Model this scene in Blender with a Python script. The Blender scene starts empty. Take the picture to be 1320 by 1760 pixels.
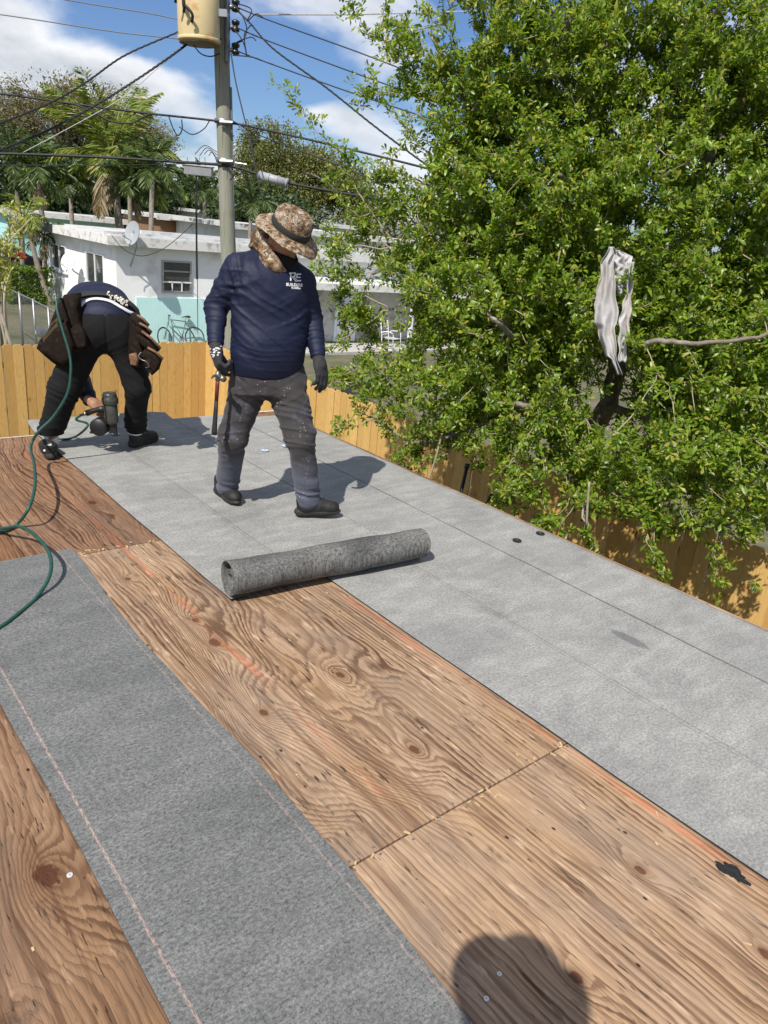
import bpy, bmesh, math, random
import numpy as np
from mathutils import Vector, Matrix, Euler
from mathutils.bvhtree import BVHTree
R = math.radians
random.seed(7)
rng = np.random.default_rng(11)
sc = bpy.context.scene
COL = sc.collection

# ------------------------------------------------------------------ camera
# measured axes of the roof: Y runs along the felt strips, X across them, Z up; z = 0 is the roof deck
F_PX, W_PX, H_PX, EYE = 1270.0, 1320.0, 1760.0, 1.62
_v1 = np.array([-1150.0, -605.0]); _s = 0.105
_t = (1150 ** 2 + 605 ** 2 + F_PX ** 2) / (1150 + 605 * _s)
_v2 = _v1 + _t * np.array([1, _s])
_n = lambda v: v / np.linalg.norm(v)
CY = _n(np.array([*_v1, F_PX])); CX = _n(np.array([*_v2, F_PX])); CZ = np.cross(CX, CY)
if CZ[1] > 0: CZ = -CZ
RM = np.stack([CX, CY, CZ])                      # world <- camera (x right, y down, z forward)
cam = bpy.data.cameras.new('camera'); camo = bpy.data.objects.new('camera', cam); COL.objects.link(camo)
m3 = Matrix([[RM[i][0], -RM[i][1], -RM[i][2]] for i in range(3)])
camo.matrix_world = Matrix.Translation((0, 0, EYE)) @ m3.to_4x4()
cam.sensor_fit = 'VERTICAL'; cam.sensor_height = 24; cam.lens = 24 * F_PX / H_PX
cam.clip_start = 0.02; cam.clip_end = 3000
sc.camera = camo

# ------------------------------------------------------------------ sky and sun
SUN_DIR = Vector((1.2, 0.62, -1.62)).normalized()     # the way the light travels
sun_el = math.asin(-SUN_DIR.z); sun_az = math.atan2(-SUN_DIR.x, -SUN_DIR.y)
sl = bpy.data.lights.new('sun', 'SUN'); so = bpy.data.objects.new('sun', sl); COL.objects.link(so)
sl.energy = 5.0; sl.angle = R(0.53); sl.color = (1.0, 0.955, 0.87)
so.rotation_euler = SUN_DIR.to_track_quat('-Z', 'Y').to_euler(); so.location = (-20, -10, 30)
sc.view_settings.view_transform = 'Standard'; sc.view_settings.look = 'None'
sc.view_settings.exposure = 0.24; sc.view_settings.gamma = 1.0; sc.view_settings.use_curve_mapping = False
sc.render.engine = 'CYCLES'
sc.cycles.use_denoising = True
sc.cycles.max_bounces = 6; sc.cycles.transparent_max_bounces = 6
sc.cycles.sample_clamp_indirect = 6

# ------------------------------------------------------------------ node helpers
class NT:
    def __init__(s, tree): s.t = tree; s.t.nodes.clear()
    def put(s, sock, v):
        if isinstance(v, bpy.types.NodeSocket): s.t.links.new(v, sock)
        elif v is not None:
            if sock.type == 'RGBA' and not isinstance(v, (int, float)) and len(v) == 3: v = (*v, 1)
            if sock.type == 'VECTOR' and isinstance(v, (int, float)): v = (v, v, v)
            if sock.type == 'RGBA' and isinstance(v, (int, float)): v = (v, v, v, 1)
            sock.default_value = v
    def node(s, typ, **kw):
        n = s.t.nodes.new(typ)
        for k, v in kw.items(): setattr(n, k, v)
        return n
    def m(s, op, a, b=None, c=None, clamp=False):
        n = s.node('ShaderNodeMath', operation=op, use_clamp=clamp)
        s.put(n.inputs[0], a)
        if b is not None: s.put(n.inputs[1], b)
        if c is not None: s.put(n.inputs[2], c)
        return n.outputs[0]
    def vm(s, op, a, b=None):
        n = s.node('ShaderNodeVectorMath', operation=op)
        s.put(n.inputs[0], a)
        if b is not None: s.put(n.inputs[1], b)
        return n.outputs['Value'] if op in ('LENGTH', 'DOT_PRODUCT', 'DISTANCE') else n.outputs[0]
    def mix(s, f, a, b, mode='MIX'):
        n = s.node('ShaderNodeMix', data_type='RGBA', blend_type=mode)
        s.put(n.inputs[0], f); s.put(n.inputs[6], a); s.put(n.inputs[7], b)
        return n.outputs[2]
    def noise(s, v, scale=5, detail=2, rough=.5, dist=0, out=0):
        n = s.node('ShaderNodeTexNoise')
        s.put(n.inputs['Vector'], v); s.put(n.inputs['Scale'], scale); s.put(n.inputs['Detail'], detail)
        s.put(n.inputs['Roughness'], rough); s.put(n.inputs['Distortion'], dist)
        return n.outputs[out]
    def vor(s, v, scale=5, feature='F1', out='Distance', rnd=1):
        n = s.node('ShaderNodeTexVoronoi', feature=feature)
        s.put(n.inputs['Vector'], v); s.put(n.inputs['Scale'], scale); s.put(n.inputs['Randomness'], rnd)
        return n.outputs[out]
    def ramp(s, f, stops, interp='LINEAR'):
        n = s.node('ShaderNodeValToRGB'); r = n.color_ramp; r.interpolation = interp
        while len(r.elements) < len(stops): r.elements.new(0.5)
        for e, (p, c) in zip(r.elements, stops):
            e.position = p; e.color = (c, c, c, 1) if isinstance(c, (int, float)) else (*c, 1)
        s.put(n.inputs[0], f)
        return n.outputs[0]
    def mr(s, v, a, b, c=0, d=1, smooth=False):
        n = s.node('ShaderNodeMapRange', clamp=True)
        if smooth: n.interpolation_type = 'SMOOTHSTEP'
        for i, x in enumerate((v, a, b, c, d)): s.put(n.inputs[i], x)
        return n.outputs[0]
    def obj(s): return s.node('ShaderNodeTexCoord').outputs['Object']
    def xyz(s, v):
        n = s.node('ShaderNodeSeparateXYZ'); s.put(n.inputs[0], v); return n.outputs
    def comb(s, x, y, z):
        n = s.node('ShaderNodeCombineXYZ')
        for i, q in enumerate((x, y, z)): s.put(n.inputs[i], q)
        return n.outputs[0]
    def rand(s): return s.node('ShaderNodeObjectInfo').outputs['Random']
    def bump(s, h, strength=.3, dist=.01):
        n = s.node('ShaderNodeBump'); s.put(n.inputs['Strength'], strength); s.put(n.inputs['Distance'], dist)
        s.put(n.inputs['Height'], h); return n.outputs[0]
    def out(s, col, rough=.7, normal=None, metal=0, spec=.5, **kw):
        b = s.node('ShaderNodeBsdfPrincipled')
        s.put(b.inputs['Base Color'], col); s.put(b.inputs['Roughness'], rough); s.put(b.inputs['Metallic'], metal)
        s.put(b.inputs['Specular IOR Level'], spec)
        if normal is not None: s.put(b.inputs['Normal'], normal)
        for k, v in kw.items(): s.put(b.inputs[k.replace('_', ' ')], v)
        o = s.node('ShaderNodeOutputMaterial'); s.t.links.new(b.outputs[0], o.inputs[0])
        return b, o
def new_mat(name):
    m = bpy.data.materials.new(name); m.use_nodes = True
    return m, NT(m.node_tree)
def plain(name, col, rough=.6, var=.25, scale=12, metal=0, spec=.5, bump=0, bscale=60, stain=None, stain_scale=3):
    """a paint / metal / cloth with uneven tone, optional stains and relief"""
    m, t = new_mat(name); v = t.obj()
    f = t.noise(v, scale, 4, .6)
    c = t.mix(f, tuple(x * (1 - var) for x in col), tuple(min(1, x * (1 + var)) for x in col))
    if stain:
        k = t.mr(t.noise(v, stain_scale, 5, .65), .52, .68)
        c = t.mix(t.m('MULTIPLY', k, .75), c, stain)
    nrm = t.bump(t.noise(v, bscale, 3, .6), bump, .01) if bump else None
    t.out(c, rough, nrm, metal, spec)
    return m

w = bpy.data.worlds.new('World'); sc.world = w; w.use_nodes = True
t = NT(w.node_tree)
sky = t.node('ShaderNodeTexSky', sky_type='NISHITA'); sky.sun_disc = False
sky.sun_elevation = sun_el; sky.sun_rotation = sun_az; sky.altitude = 0; sky.air_density = 1.0; sky.dust_density = 0.6; sky.ozone_density = 2.5
d = t.node('ShaderNodeTexCoord').outputs['Generated']
x, y, z = t.xyz(d)
az = t.m('MULTIPLY', t.m('ARCTAN2', x, y), 57.2958); el = t.m('MULTIPLY', t.m('ARCSINE', z), 57.2958)
zz = t.m('ADD', t.m('MAXIMUM', z, 0.0), .16)
cv = t.comb(t.m('DIVIDE', x, zz), t.m('DIVIDE', y, zz), 0)
f1 = t.noise(t.vm('MULTIPLY', d, (1.0, 1.0, 1.9)), 8.0, 8, .52, .25)
f2 = t.noise(t.vm('ADD', cv, (3.1, 1.7, .4)), .55, 3, .5)
cover = t.m('ADD', t.m('MULTIPLY', f1, 1.0), t.m('MULTIPLY', t.m('SUBTRACT', f2, .5), .8))
BL = None
#         azimuth, elevation, half widths, how much cloud
for a0, e0, ra, re, k in [(15.0, 8.5, 4, 1.8, .30), (22.3, 7.6, 3.6, 1.5, .34), (18.5, 6.6, 4, 1.5, .26), (26.8, 5.8, 3, 1.1, .22), (37.5, 12.8, 5, 2.2, .32), (39, 6.2, 4.5, 1.7, .24), (41.5, 3, 6, 1.6, .28), (34.5, 7.0, 2.2, .8, .14), (30, 3, 7, 1.4, .16),
                          (60, 10, 12, 5, .20), (24.3, 10.6, 2.2, 1.3, -.26), (30.7, 9.2, 3.4, 2.0, -.30), (35.5, 9.2, 2.6, 1.0, -.16), (30, 5.0, 2.0, .9, -.12)]:
    q = t.m('ADD', t.m('POWER', t.m('ABSOLUTE', t.m('DIVIDE', t.m('SUBTRACT', az, a0), ra)), 2),
            t.m('POWER', t.m('ABSOLUTE', t.m('DIVIDE', t.m('SUBTRACT', el, e0), re)), 2))
    g = t.m('MULTIPLY', t.m('POWER', 2.718, t.m('MULTIPLY', q, -1)), k)
    BL = g if BL is None else t.m('ADD', BL, g)
cover = t.m('ADD', t.m('ADD', cover, BL), t.mr(el, 13, 26, 0, .11))  # extra unseen cloud above the view, added for whiter, stronger fill light
dens = t.mr(cover, .44, .78, 0, 1, True)
shade = t.mr(t.m('ADD', t.noise(t.vm('ADD', t.vm('MULTIPLY', d, (1.0, 1.0, 1.9)), (.02, .01, .05)), 8.0, 6, .55), t.m('MULTIPLY', t.m('SUBTRACT', cover, .6), .9)), .45, .82)
ccol = t.mix(shade, (12.6, 12.6, 12.7), (6.8, 7.2, 7.8))
blue = t.mix(t.mr(el, 0, 40), (.82, .96, 1.2), (.74, .98, 1.40))
skyc = t.mix(1.0, sky.outputs[0], blue, 'MULTIPLY')
col = t.mix(t.m('MULTIPLY', dens, .93), skyc, ccol)
bg = t.node('ShaderNodeBackground'); t.put(bg.inputs[0], col); bg.inputs[1].default_value = 0.075
o = t.node('ShaderNodeOutputWorld'); t.t.links.new(bg.outputs[0], o.inputs[0])

# ------------------------------------------------------------------ placing helpers: a picture direction met with a real plane
def ray(px, py): return RM @ np.array([px - W_PX / 2, py - H_PX / 2, F_PX])
EYEV = np.array([0, 0, EYE])
FH = np.array([.664, .748, 0.0]); LAT = np.array([.748, -.664, 0.0])
def on_z(px, py, z): d = ray(px, py); return EYEV + d * ((z - EYE) / d[2])
def on_y(px, py, y): d = ray(px, py); return EYEV + d * (y / d[1])
def on_x(px, py, x): d = ray(px, py); return EYEV + d * (x / d[0])
def fw(px, py, dist): d = ray(px, py); return EYEV + d * (dist / (d @ FH))

# ------------------------------------------------------------------ object helpers
def tag(o, label=None, cat=None, group=None, kind=None):
    if label: o['label'] = label
    if cat: o['category'] = cat
    if group: o['group'] = group
    if kind: o['kind'] = kind
    return o
def empty(name, loc=(0, 0, 0), label=None, cat=None, group=None, rz=0):
    o = bpy.data.objects.new(name, None); o.empty_display_size = .1
    o.location = loc; o.rotation_euler = (0, 0, rz); COL.objects.link(o)
    return tag(o, label, cat, group)
def link(name, me, m, parent=None, loc=None, smooth=False):
    if m is not None and not me.materials: me.materials.append(m)
    o = bpy.data.objects.new(name, me); COL.objects.link(o)
    if smooth: me.polygons.foreach_set('use_smooth', [True] * len(me.polygons))
    if parent is not None:
        o.parent = parent
        # meshes are written in world coordinates: undo the parent's placement
        pm = Matrix.Translation(parent.location) @ Euler(parent.rotation_euler).to_matrix().to_4x4()
        if parent.type == 'EMPTY': o.matrix_parent_inverse = pm.inverted()      # a part's own parts share its frame
    if loc is not None: o.location = loc
    return o
def children(o): return [c for c in bpy.data.objects if c.parent == o]
def copy_tree(o, parent=None):
    c = o.copy(); COL.objects.link(c)
    if parent is not None: c.parent = parent; c.matrix_parent_inverse = o.matrix_parent_inverse.copy()
    for ch in children(o): copy_tree(ch, c)
    return c
class MB:
    """collects boxes, bars, tubes, lathes into one mesh"""
    def __init__(s): s.v = []; s.f = []
    def add(s, v, f):
        o = len(s.v); s.v += [tuple(map(float, p)) for p in v]; s.f += [tuple(i + o for i in q) for q in f]; return s
    def box(s, lo, hi, M=None):
        x0, y0, z0 = lo; x1, y1, z1 = hi
        v = [(x0, y0, z0), (x1, y0, z0), (x1, y1, z0), (x0, y1, z0), (x0, y0, z1), (x1, y0, z1), (x1, y1, z1), (x0, y1, z1)]
        if M is not None: v = [tuple(M @ Vector(p)) for p in v]
        return s.add(v, [(0, 3, 2, 1), (4, 5, 6, 7), (0, 1, 5, 4), (1, 2, 6, 5), (2, 3, 7, 6), (3, 0, 4, 7)])
    def tube(s, pts, r, n=8, cap=True, flat=1.0):
        pts = [Vector(p) for p in pts]; k = len(pts); rs = r if isinstance(r, (list, tuple)) else [r] * k
        v = []; f = []; up = None
        for i, p in enumerate(pts):
            d = (pts[min(i + 1, k - 1)] - pts[max(i - 1, 0)])
            d = d.normalized() if d.length > 1e-9 else Vector((0, 0, 1))
            if up is None:
                up = Vector((0, 0, 1)) if abs(d.z) < .9 else Vector((1, 0, 0))
            a = d.cross(up).normalized(); b = a.cross(d).normalized(); up = b
            for j in range(n):
                th = 2 * math.pi * j / n
                v.append(p + (a * math.cos(th) + b * math.sin(th) * flat) * rs[i])
        for i in range(k - 1):
            for j in range(n):
                f.append((i * n + j, i * n + (j + 1) % n, (i + 1) * n + (j + 1) % n, (i + 1) * n + j))
        if cap: f.append(tuple(range(n - 1, -1, -1))); f.append(tuple((k - 1) * n + j for j in range(n)))
        return s.add(v, f)
    def lathe(s, prof, n=24, M=None, cap=True):
        """prof: (radius, z) list"""
        v = []; f = []
        for r, z in prof:
            for j in range(n):
                a = 2 * math.pi * j / n; p = Vector((r * math.cos(a), r * math.sin(a), z))
                v.append(M @ p if M is not None else p)
        for i in range(len(prof) - 1):
            for j in range(n): f.append((i * n + j, i * n + (j + 1) % n, (i + 1) * n + (j + 1) % n, (i + 1) * n + j))
        if cap: f.append(tuple(range(n - 1, -1, -1))); f.append(tuple((len(prof) - 1) * n + j for j in range(n)))
        return s.add(v, f)
    def prism(s, poly, h0, h1, M=None):
        """poly: (x, y) outline extruded along z"""
        n = len(poly); v = [Vector((*p, h0)) for p in poly] + [Vector((*p, h1)) for p in poly]
        if M is not None: v = [M @ p for p in v]
        return s.add(v, [tuple(range(n - 1, -1, -1)), tuple(range(n, 2 * n))] + [(i, (i + 1) % n, n + (i + 1) % n, n + i) for i in range(n)])
    def quad(s, a, b, c, d): return s.add([a, b, c, d], [(0, 1, 2, 3)])
    def torus(s, M, Rr, r, n=32, k=6):
        v = []; f = []
        for i in range(n):
            a = 2 * math.pi * i / n
            for j in range(k):
                b = 2 * math.pi * j / k
                v.append(M @ Vector(((Rr + r * math.cos(b)) * math.cos(a), (Rr + r * math.cos(b)) * math.sin(a), r * math.sin(b))))
        for i in range(n):
            for j in range(k): f.append((i * k + j, ((i + 1) % n) * k + j, ((i + 1) % n) * k + (j + 1) % k, i * k + (j + 1) % k))
        return s.add(v, f)
    def mesh(s, name, m=None, smooth=False):
        me = bpy.data.meshes.new(name); me.from_pydata(s.v, [], s.f); me.validate(); me.update()
        if m is not None: me.materials.append(m)
        if smooth: me.polygons.foreach_set('use_smooth', [True] * len(me.polygons))
        return me
    def build(s, name, m, parent=None, smooth=False, bevel=0):
        me = s.mesh(name, m, smooth)
        if bevel:
            bm = bmesh.new(); bm.from_mesh(me)
            bmesh.ops.bevel(bm, geom=[e for e in bm.edges if len(e.link_faces) == 2 and e.calc_face_angle(0) > .6], offset=bevel, segments=2, affect='EDGES', profile=.6)
            bm.to_mesh(me); bm.free()
        return link(name, me, None, parent)
def np_mesh(name, V, Fq, m=None, smooth=False):
    """fast mesh from numpy arrays; all faces have the same number of corners"""
    me = bpy.data.meshes.new(name); V = np.asarray(V, np.float32); Fq = np.asarray(Fq, np.int32); k = Fq.shape[1]
    me.vertices.add(len(V)); me.vertices.foreach_set('co', V.ravel())
    me.loops.add(Fq.size); me.loops.foreach_set('vertex_index', Fq.ravel())
    me.polygons.add(len(Fq)); me.polygons.foreach_set('loop_start', np.arange(0, Fq.size, k, dtype=np.int32))
    me.polygons.foreach_set('loop_total', np.full(len(Fq), k, np.int32))
    me.update(calc_edges=True); me.validate()
    if smooth: me.polygons.foreach_set('use_smooth', np.ones(len(me.polygons), bool))
    if m is not None: me.materials.append(m)
    return me
def frame(pos, zdir, xdir=(1, 0, 0)):
    z = Vector(zdir).normalized(); x = Vector(xdir); x = (x - z * x.dot(z)).normalized(); y = z.cross(x)
    M = Matrix((x, y, z)).transposed().to_4x4(); M.translation = Vector(pos); return M
def spline(pts, n=8):
    """Catmull-Rom through the points"""
    P = [np.array(p, float) for p in pts]; P = [2 * P[0] - P[1]] + P + [2 * P[-1] - P[-2]]; out = []
    for i in range(1, len(P) - 2):
        for j in range(n):
            u = j / n
            out.append(.5 * (2 * P[i] + (P[i + 1] - P[i - 1]) * u + (2 * P[i - 1] - 5 * P[i] + 4 * P[i + 1] - P[i + 2]) * u * u
                             + (3 * P[i] - P[i - 1] - 3 * P[i + 1] + P[i + 2]) * u ** 3))
    out.append(P[-2]); return out
_perm = rng.random((32, 32, 32)).astype(np.float32)
def vnoise(P):
    """smooth value noise in 3-D, 0..1, for (N,3) points"""
    P = np.asarray(P); i = np.floor(P).astype(int); f = P - i; f = f * f * (3 - 2 * f); i &= 31; j = (i + 1) & 31
    a = _perm
    x0 = a[i[:, 0], i[:, 1], i[:, 2]] * (1 - f[:, 0]) + a[j[:, 0], i[:, 1], i[:, 2]] * f[:, 0]
    x1 = a[i[:, 0], j[:, 1], i[:, 2]] * (1 - f[:, 0]) + a[j[:, 0], j[:, 1], i[:, 2]] * f[:, 0]
    x2 = a[i[:, 0], i[:, 1], j[:, 2]] * (1 - f[:, 0]) + a[j[:, 0], i[:, 1], j[:, 2]] * f[:, 0]
    x3 = a[i[:, 0], j[:, 1], j[:, 2]] * (1 - f[:, 0]) + a[j[:, 0], j[:, 1], j[:, 2]] * f[:, 0]
    y0 = x0 * (1 - f[:, 1]) + x1 * f[:, 1]; y1 = x2 * (1 - f[:, 1]) + x3 * f[:, 1]
    return y0 * (1 - f[:, 2]) + y1 * f[:, 2]
GZ = -2.5         # level of the ground
# ================================================================== ground
m, t = new_mat('yard grass and soil'); v = t.obj()
a = t.noise(v, .8, 6, .65); b = t.noise(v, 6, 4, .6); c = t.noise(v, 60, 2, .6)
g = t.mix(b, (.055, .075, .022), (.12, .125, .05)); s_ = t.mix(b, (.15, .13, .07), (.26, .22, .15))
c1 = t.mix(t.mr(t.m('ADD', a, t.m('MULTIPLY', c, .15)), .42, .72), g, s_)
t.out(t.mix(c, c1, t.mix(1, c1, (.6, .6, .6), 'MULTIPLY')), .95, t.bump(c, .6, .03))
M_ground = m
n = 60; xs = np.concatenate([-np.geomspace(900, 12, 20), np.linspace(-10, 40, 40), np.geomspace(45, 900, 20)])
ys = np.concatenate([-np.geomspace(900, 12, 20), np.linspace(-10, 60, 40), np.geomspace(66, 900, 20)])
X, Y = np.meshgrid(xs, ys); V = np.stack([X, Y, np.full_like(X, GZ)], -1).reshape(-1, 3)
V[:, 2] += (vnoise(V * .3) - .5) * .10; _u = np.clip((V[:, 1] - 20.5) / 7, 0, 1); V[:, 2] += .58 * _u * _u * (3 - 2 * _u)
k = len(xs); I = np.arange((len(ys) - 1) * k).reshape(-1, k)[:, :-1].ravel()
tag(link('ground', np_mesh('ground', V, np.stack([I, I + 1, I + k + 1, I + k], 1), M_ground, True), None), kind='structure')

# ================================================================== plywood
def plywood_mat():
    m, t = new_mat('weathered plywood'); co = t.obj(); x, y, z = t.xyz(co)
    off = t.m('MULTIPLY', t.rand(), 37.0)
    pv = t.comb(t.m('ADD', x, off), t.m('ADD', t.m('MULTIPLY', y, .33), off), off)
    n1 = t.noise(pv, 1.9, 2.5, .45, .25)
    n0 = t.noise(t.comb(t.m('MULTIPLY', x, 9), t.m('MULTIPLY', y, 1.1), off), 1, 3, .5)
    n2 = t.noise(t.comb(t.m('MULTIPLY', x, 1.0), t.m('MULTIPLY', y, .8), t.m('ADD', off, 5)), 2.2, 3, .55)
    sw = t.mr(t.m('ADD', t.noise(t.comb(t.m('MULTIPLY', x, .9), t.m('MULTIPLY', y, .45), off), 1.3, 2), t.m('ADD', t.mr(y, 3.3, 3.5, 0, .30), t.mr(y, 1.0, 1.3, -.14, -.02))), .46, .68, 6, 34, True)
    n3 = t.noise(t.comb(t.m('MULTIPLY', x, 4), t.m('MULTIPLY', y, 1.6), t.m('ADD', off, 2)), 2.4, 3, .55)
    vv = t.m('ADD', t.m('MULTIPLY', n1, sw), t.m('MULTIPLY', x, 46)); vv = t.m('ADD', vv, t.m('ADD', t.m('ADD', t.m('MULTIPLY', n0, 1.6), t.m('MULTIPLY', t.noise(t.comb(t.m('MULTIPLY', x, 70), t.m('MULTIPLY', y, 5), off), 1, 3, .6), .9)), t.m('MULTIPLY', n3, 1.5)))
    core = None; warm = None
    for kx, ky, r, amp in KNOTS:
        dx = t.m('SUBTRACT', x, kx); dy = t.m('SUBTRACT', y, ky)
        q = t.m('ADD', t.m('POWER', t.m('ABSOLUTE', t.m('DIVIDE', dx, r * 3.0)), 2), t.m('POWER', t.m('ABSOLUTE', t.m('DIVIDE', dy, r * 5.5)), 2))
        vv = t.m('ADD', vv, t.m('MULTIPLY', t.m('POWER', 2.718, t.m('MULTIPLY', t.m('SQRT', q), -1.6)), amp))
        q2 = t.m('SQRT', t.m('ADD', t.m('POWER', t.m('DIVIDE', dx, r * .8), 2), t.m('POWER', t.m('DIVIDE', dy, r * 1.15), 2)))
        q2 = t.m('ADD', q2, t.m('MULTIPLY', t.m('SUBTRACT', t.noise(co, 60, 2), .5), .7))
        c_ = t.mr(q2, .75, 1.05, 1, 0); core = c_ if core is None else t.m('MAXIMUM', core, c_)
        w_ = t.mr(q2, 1.0, 3.2, 1, 0); warm = w_ if warm is None else t.m('MAXIMUM', warm, w_)
    fr = t.m('FRACT', vv); each = t.noise(t.comb(t.m('MULTIPLY', t.m('FLOOR', vv), .73), t.m('MULTIPLY', y, .35), off), 1.7, 2)
    ring = t.ramp(fr, [(0, .05), (.25, .05), (.50, .45), (.68, 1), (.93, 1), (1, .05)])
    contrast = t.mr(n2, .32, .66, .25, 1.0)
    ringc = t.m('MULTIPLY', t.m('MULTIPLY', ring, contrast), t.mr(each, .32, .62, .10, 1.25))
    light = t.mix(n2, (.55, .385, .255), (.335, .215, .13))
    gold = t.mix(t.mr(t.noise(t.comb(t.m('MULTIPLY', x, 2.2), t.m('MULTIPLY', y, .5), off), 2.5, 3), .45, .7), light, (.43, .275, .155))
    c = t.mix(ringc, gold, (.115, .056, .029))
    stk = t.mr(t.noise(t.comb(t.m('MULTIPLY', x, 34), t.m('MULTIPLY', y, 1.1), t.m('ADD', off, 21)), 1, 5, .65), .50, .64); c = t.mix(t.m('MULTIPLY', stk, .72), c, (.15, .078, .042))
    blk = t.mr(t.noise(t.comb(t.m('MULTIPLY', x, 42), t.m('MULTIPLY', y, 4.5), t.m('ADD', off, 31)), 1, 5, .7), .60, .68); c = t.mix(t.m('MULTIPLY', blk, .85), c, (.05, .030, .020))
    fib = t.noise(t.comb(t.m('MULTIPLY', x, 260), t.m('MULTIPLY', y, 7), off), 1, 4, .6)
    c = t.mix(t.mr(fib, .3, .7, .0, .55), c, t.mix(1, c, (.56, .52, .50), 'MULTIPLY'))
    pale = t.mr(t.noise(t.comb(t.m('MULTIPLY', x, 55), t.m('MULTIPLY', y, 9), off), 1, 3, .6), .60, .74)
    c = t.mix(t.m('MULTIPLY', pale, .6), c, (.66, .49, .32))
    # grey weathering, dark stains, open checks, splinter pits
    grey = t.mr(t.noise(t.comb(x, t.m('MULTIPLY', y, .6), t.m('ADD', off, 9)), 3.2, 5, .65), .50, .70)
    c = t.mix(t.m('MULTIPLY', grey, .60), c, (.185, .14, .108))
    chk = t.noise(t.comb(t.m('MULTIPLY', x, 95), t.m('MULTIPLY', y, 10), t.m('ADD', off, 3)), 1, 3, .55)
    where = t.mr(t.noise(t.comb(x, y, t.m('ADD', off, 1)), 4.0, 3), .42, .68, .0, .07)
    chm = t.mr(t.m('ADD', chk, where), .69, .73)
    c = t.mix(t.m('MULTIPLY', chm, .85), c, (.040, .024, .016))
    smx = t.mr(t.noise(t.comb(t.m('MULTIPLY', x, 9), t.m('MULTIPLY', y, 5), t.m('ADD', off, 13)), 1.2, 5, .7), .62, .74)
    c = t.mix(t.m('MULTIPLY', smx, .7), c, (.06, .042, .03))
    pit = t.vor(t.comb(t.m('MULTIPLY', x, 1.7), t.m('MULTIPLY', y, 1.0), off), 9)
    pitm = t.m('MULTIPLY', t.mr(pit, .045, .08, 1, 0), t.mr(t.noise(co, 6, 1), .48, .52))
    c = t.mix(pitm, c, (.03, .02, .014))
    c = t.mix(t.m('MULTIPLY', warm, .5), c, (.21, .115, .06)); c = t.mix(t.m('MULTIPLY', core, .85), c, (.10, .035, .018))
    # worn red chalk lines
    red = None
    for rx, y0, y1 in [(1.955, .2, 3.1), (1.28, 1.2, 4.4), (1.285, 4.4, 5.2)]:
        wob = t.m('MULTIPLY', t.m('SUBTRACT', t.noise(t.comb(0, y, 0), 2.0, 2), .5), .05)
        k_ = t.mr(t.m('ABSOLUTE', t.m('SUBTRACT', t.m('ADD', x, wob), rx)), .006, .024, 1, 0)
        k_ = t.m('MULTIPLY', k_, t.m('MULTIPLY', t.mr(y, y0, y0 + .15), t.mr(y, y1 - .15, y1, 1, 0)))
        red = k_ if red is None else t.m('MAXIMUM', red, k_)
    red = t.m('MULTIPLY', red, t.mr(t.noise(t.comb(t.m('MULTIPLY', x, 30), t.m('MULTIPLY', y, 3.5), 0), 1, 4, .6), .44, .62))
    c = t.mix(t.m('MULTIPLY', red, .46), c, (.58, .15, .07))
    tone = t.mr(t.rand(), 0, 1, .82, 1.05)
    c = t.mix(1, c, t.comb(tone, tone, tone), 'MULTIPLY')
    c = t.mix(t.mr(y, 3.385, 3.395), c, t.mix(1, c, (.78, .67, .61), 'MULTIPLY')); c = t.mix(t.mr(x, .84, .846, 1, 0), c, t.mix(1, c, (.72, .64, .58), 'MULTIPLY'))
    h = t.m('SUBTRACT', t.m('ADD', t.m('MULTIPLY', ring, .5), t.m('MULTIPLY', fib, .5)), t.m('MULTIPLY', t.m('MAXIMUM', chm, pitm), 1.5))
    t.out(c, .82, t.bump(h, .55, .004), 0, .25)
    return m
KNOTS = [(1.503, 1.412, .021, 6), (1.705, .669, .017, 5), (1.279, .575, .019, 5), (1.739, .326, .018, 4), (.366, 1.558, .040, 9), (1.263, 2.55, .018, 5),
         (1.168, 3.044, .016, 4), (1.25, 2.35, .03, 8), (.15, 1.10, .022, 6), (1.36, 4.05, .03, 9), (1.18, 1.85, .02, 7), (1.55, 1.90, .02, 8)]
M_ply = plywood_mat()
own = empty('house', (0, 0, GZ), 'house under the bare plywood roof being covered with grey felt', 'house')
cols = [(-1.6, -.38, [-2.4, .1, 2.35, 4.6, 5.62]), (-.372, .842, [-2.4, .35, 2.72, 4.97, 5.50]), (.85, 2.07, [-2.4, -1.1, 1.142, 3.392, 5.50]), (2.078, 3.57, [-2.4, .2, 2.45, 4.7, 5.62])]
for x0, x1, jy in cols:
    for a_, b_ in zip(jy[:-1], jy[1:]):
        MB().box((x0, a_ + .003, -.018), (x1, b_ - .003, 0)).build('plywood_sheet', M_ply, own, bevel=.0015)
M_stucco_own = plain('cream stucco', (.55, .5, .42), .9, .15, 4, bump=.4, bscale=40)
MB().box((-1.5, -2.2, GZ), (3.1, 5.1, -.25)).build('wall', M_stucco_own, own)
M_drip = plain('white drip edge', (.75, .75, .73), .4, .08, 5, stain=(.4, .36, .3))
mb = MB(); mb.box((2.5, 5.632, -.2), (3.592, 5.65, -.004)); mb.build('drip_edge', M_drip, own)
MB().box((-1.55, -2.3, -.245), (3.55, 5.58, -.02)).build('roof_board', M_stucco_own, own)
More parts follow.
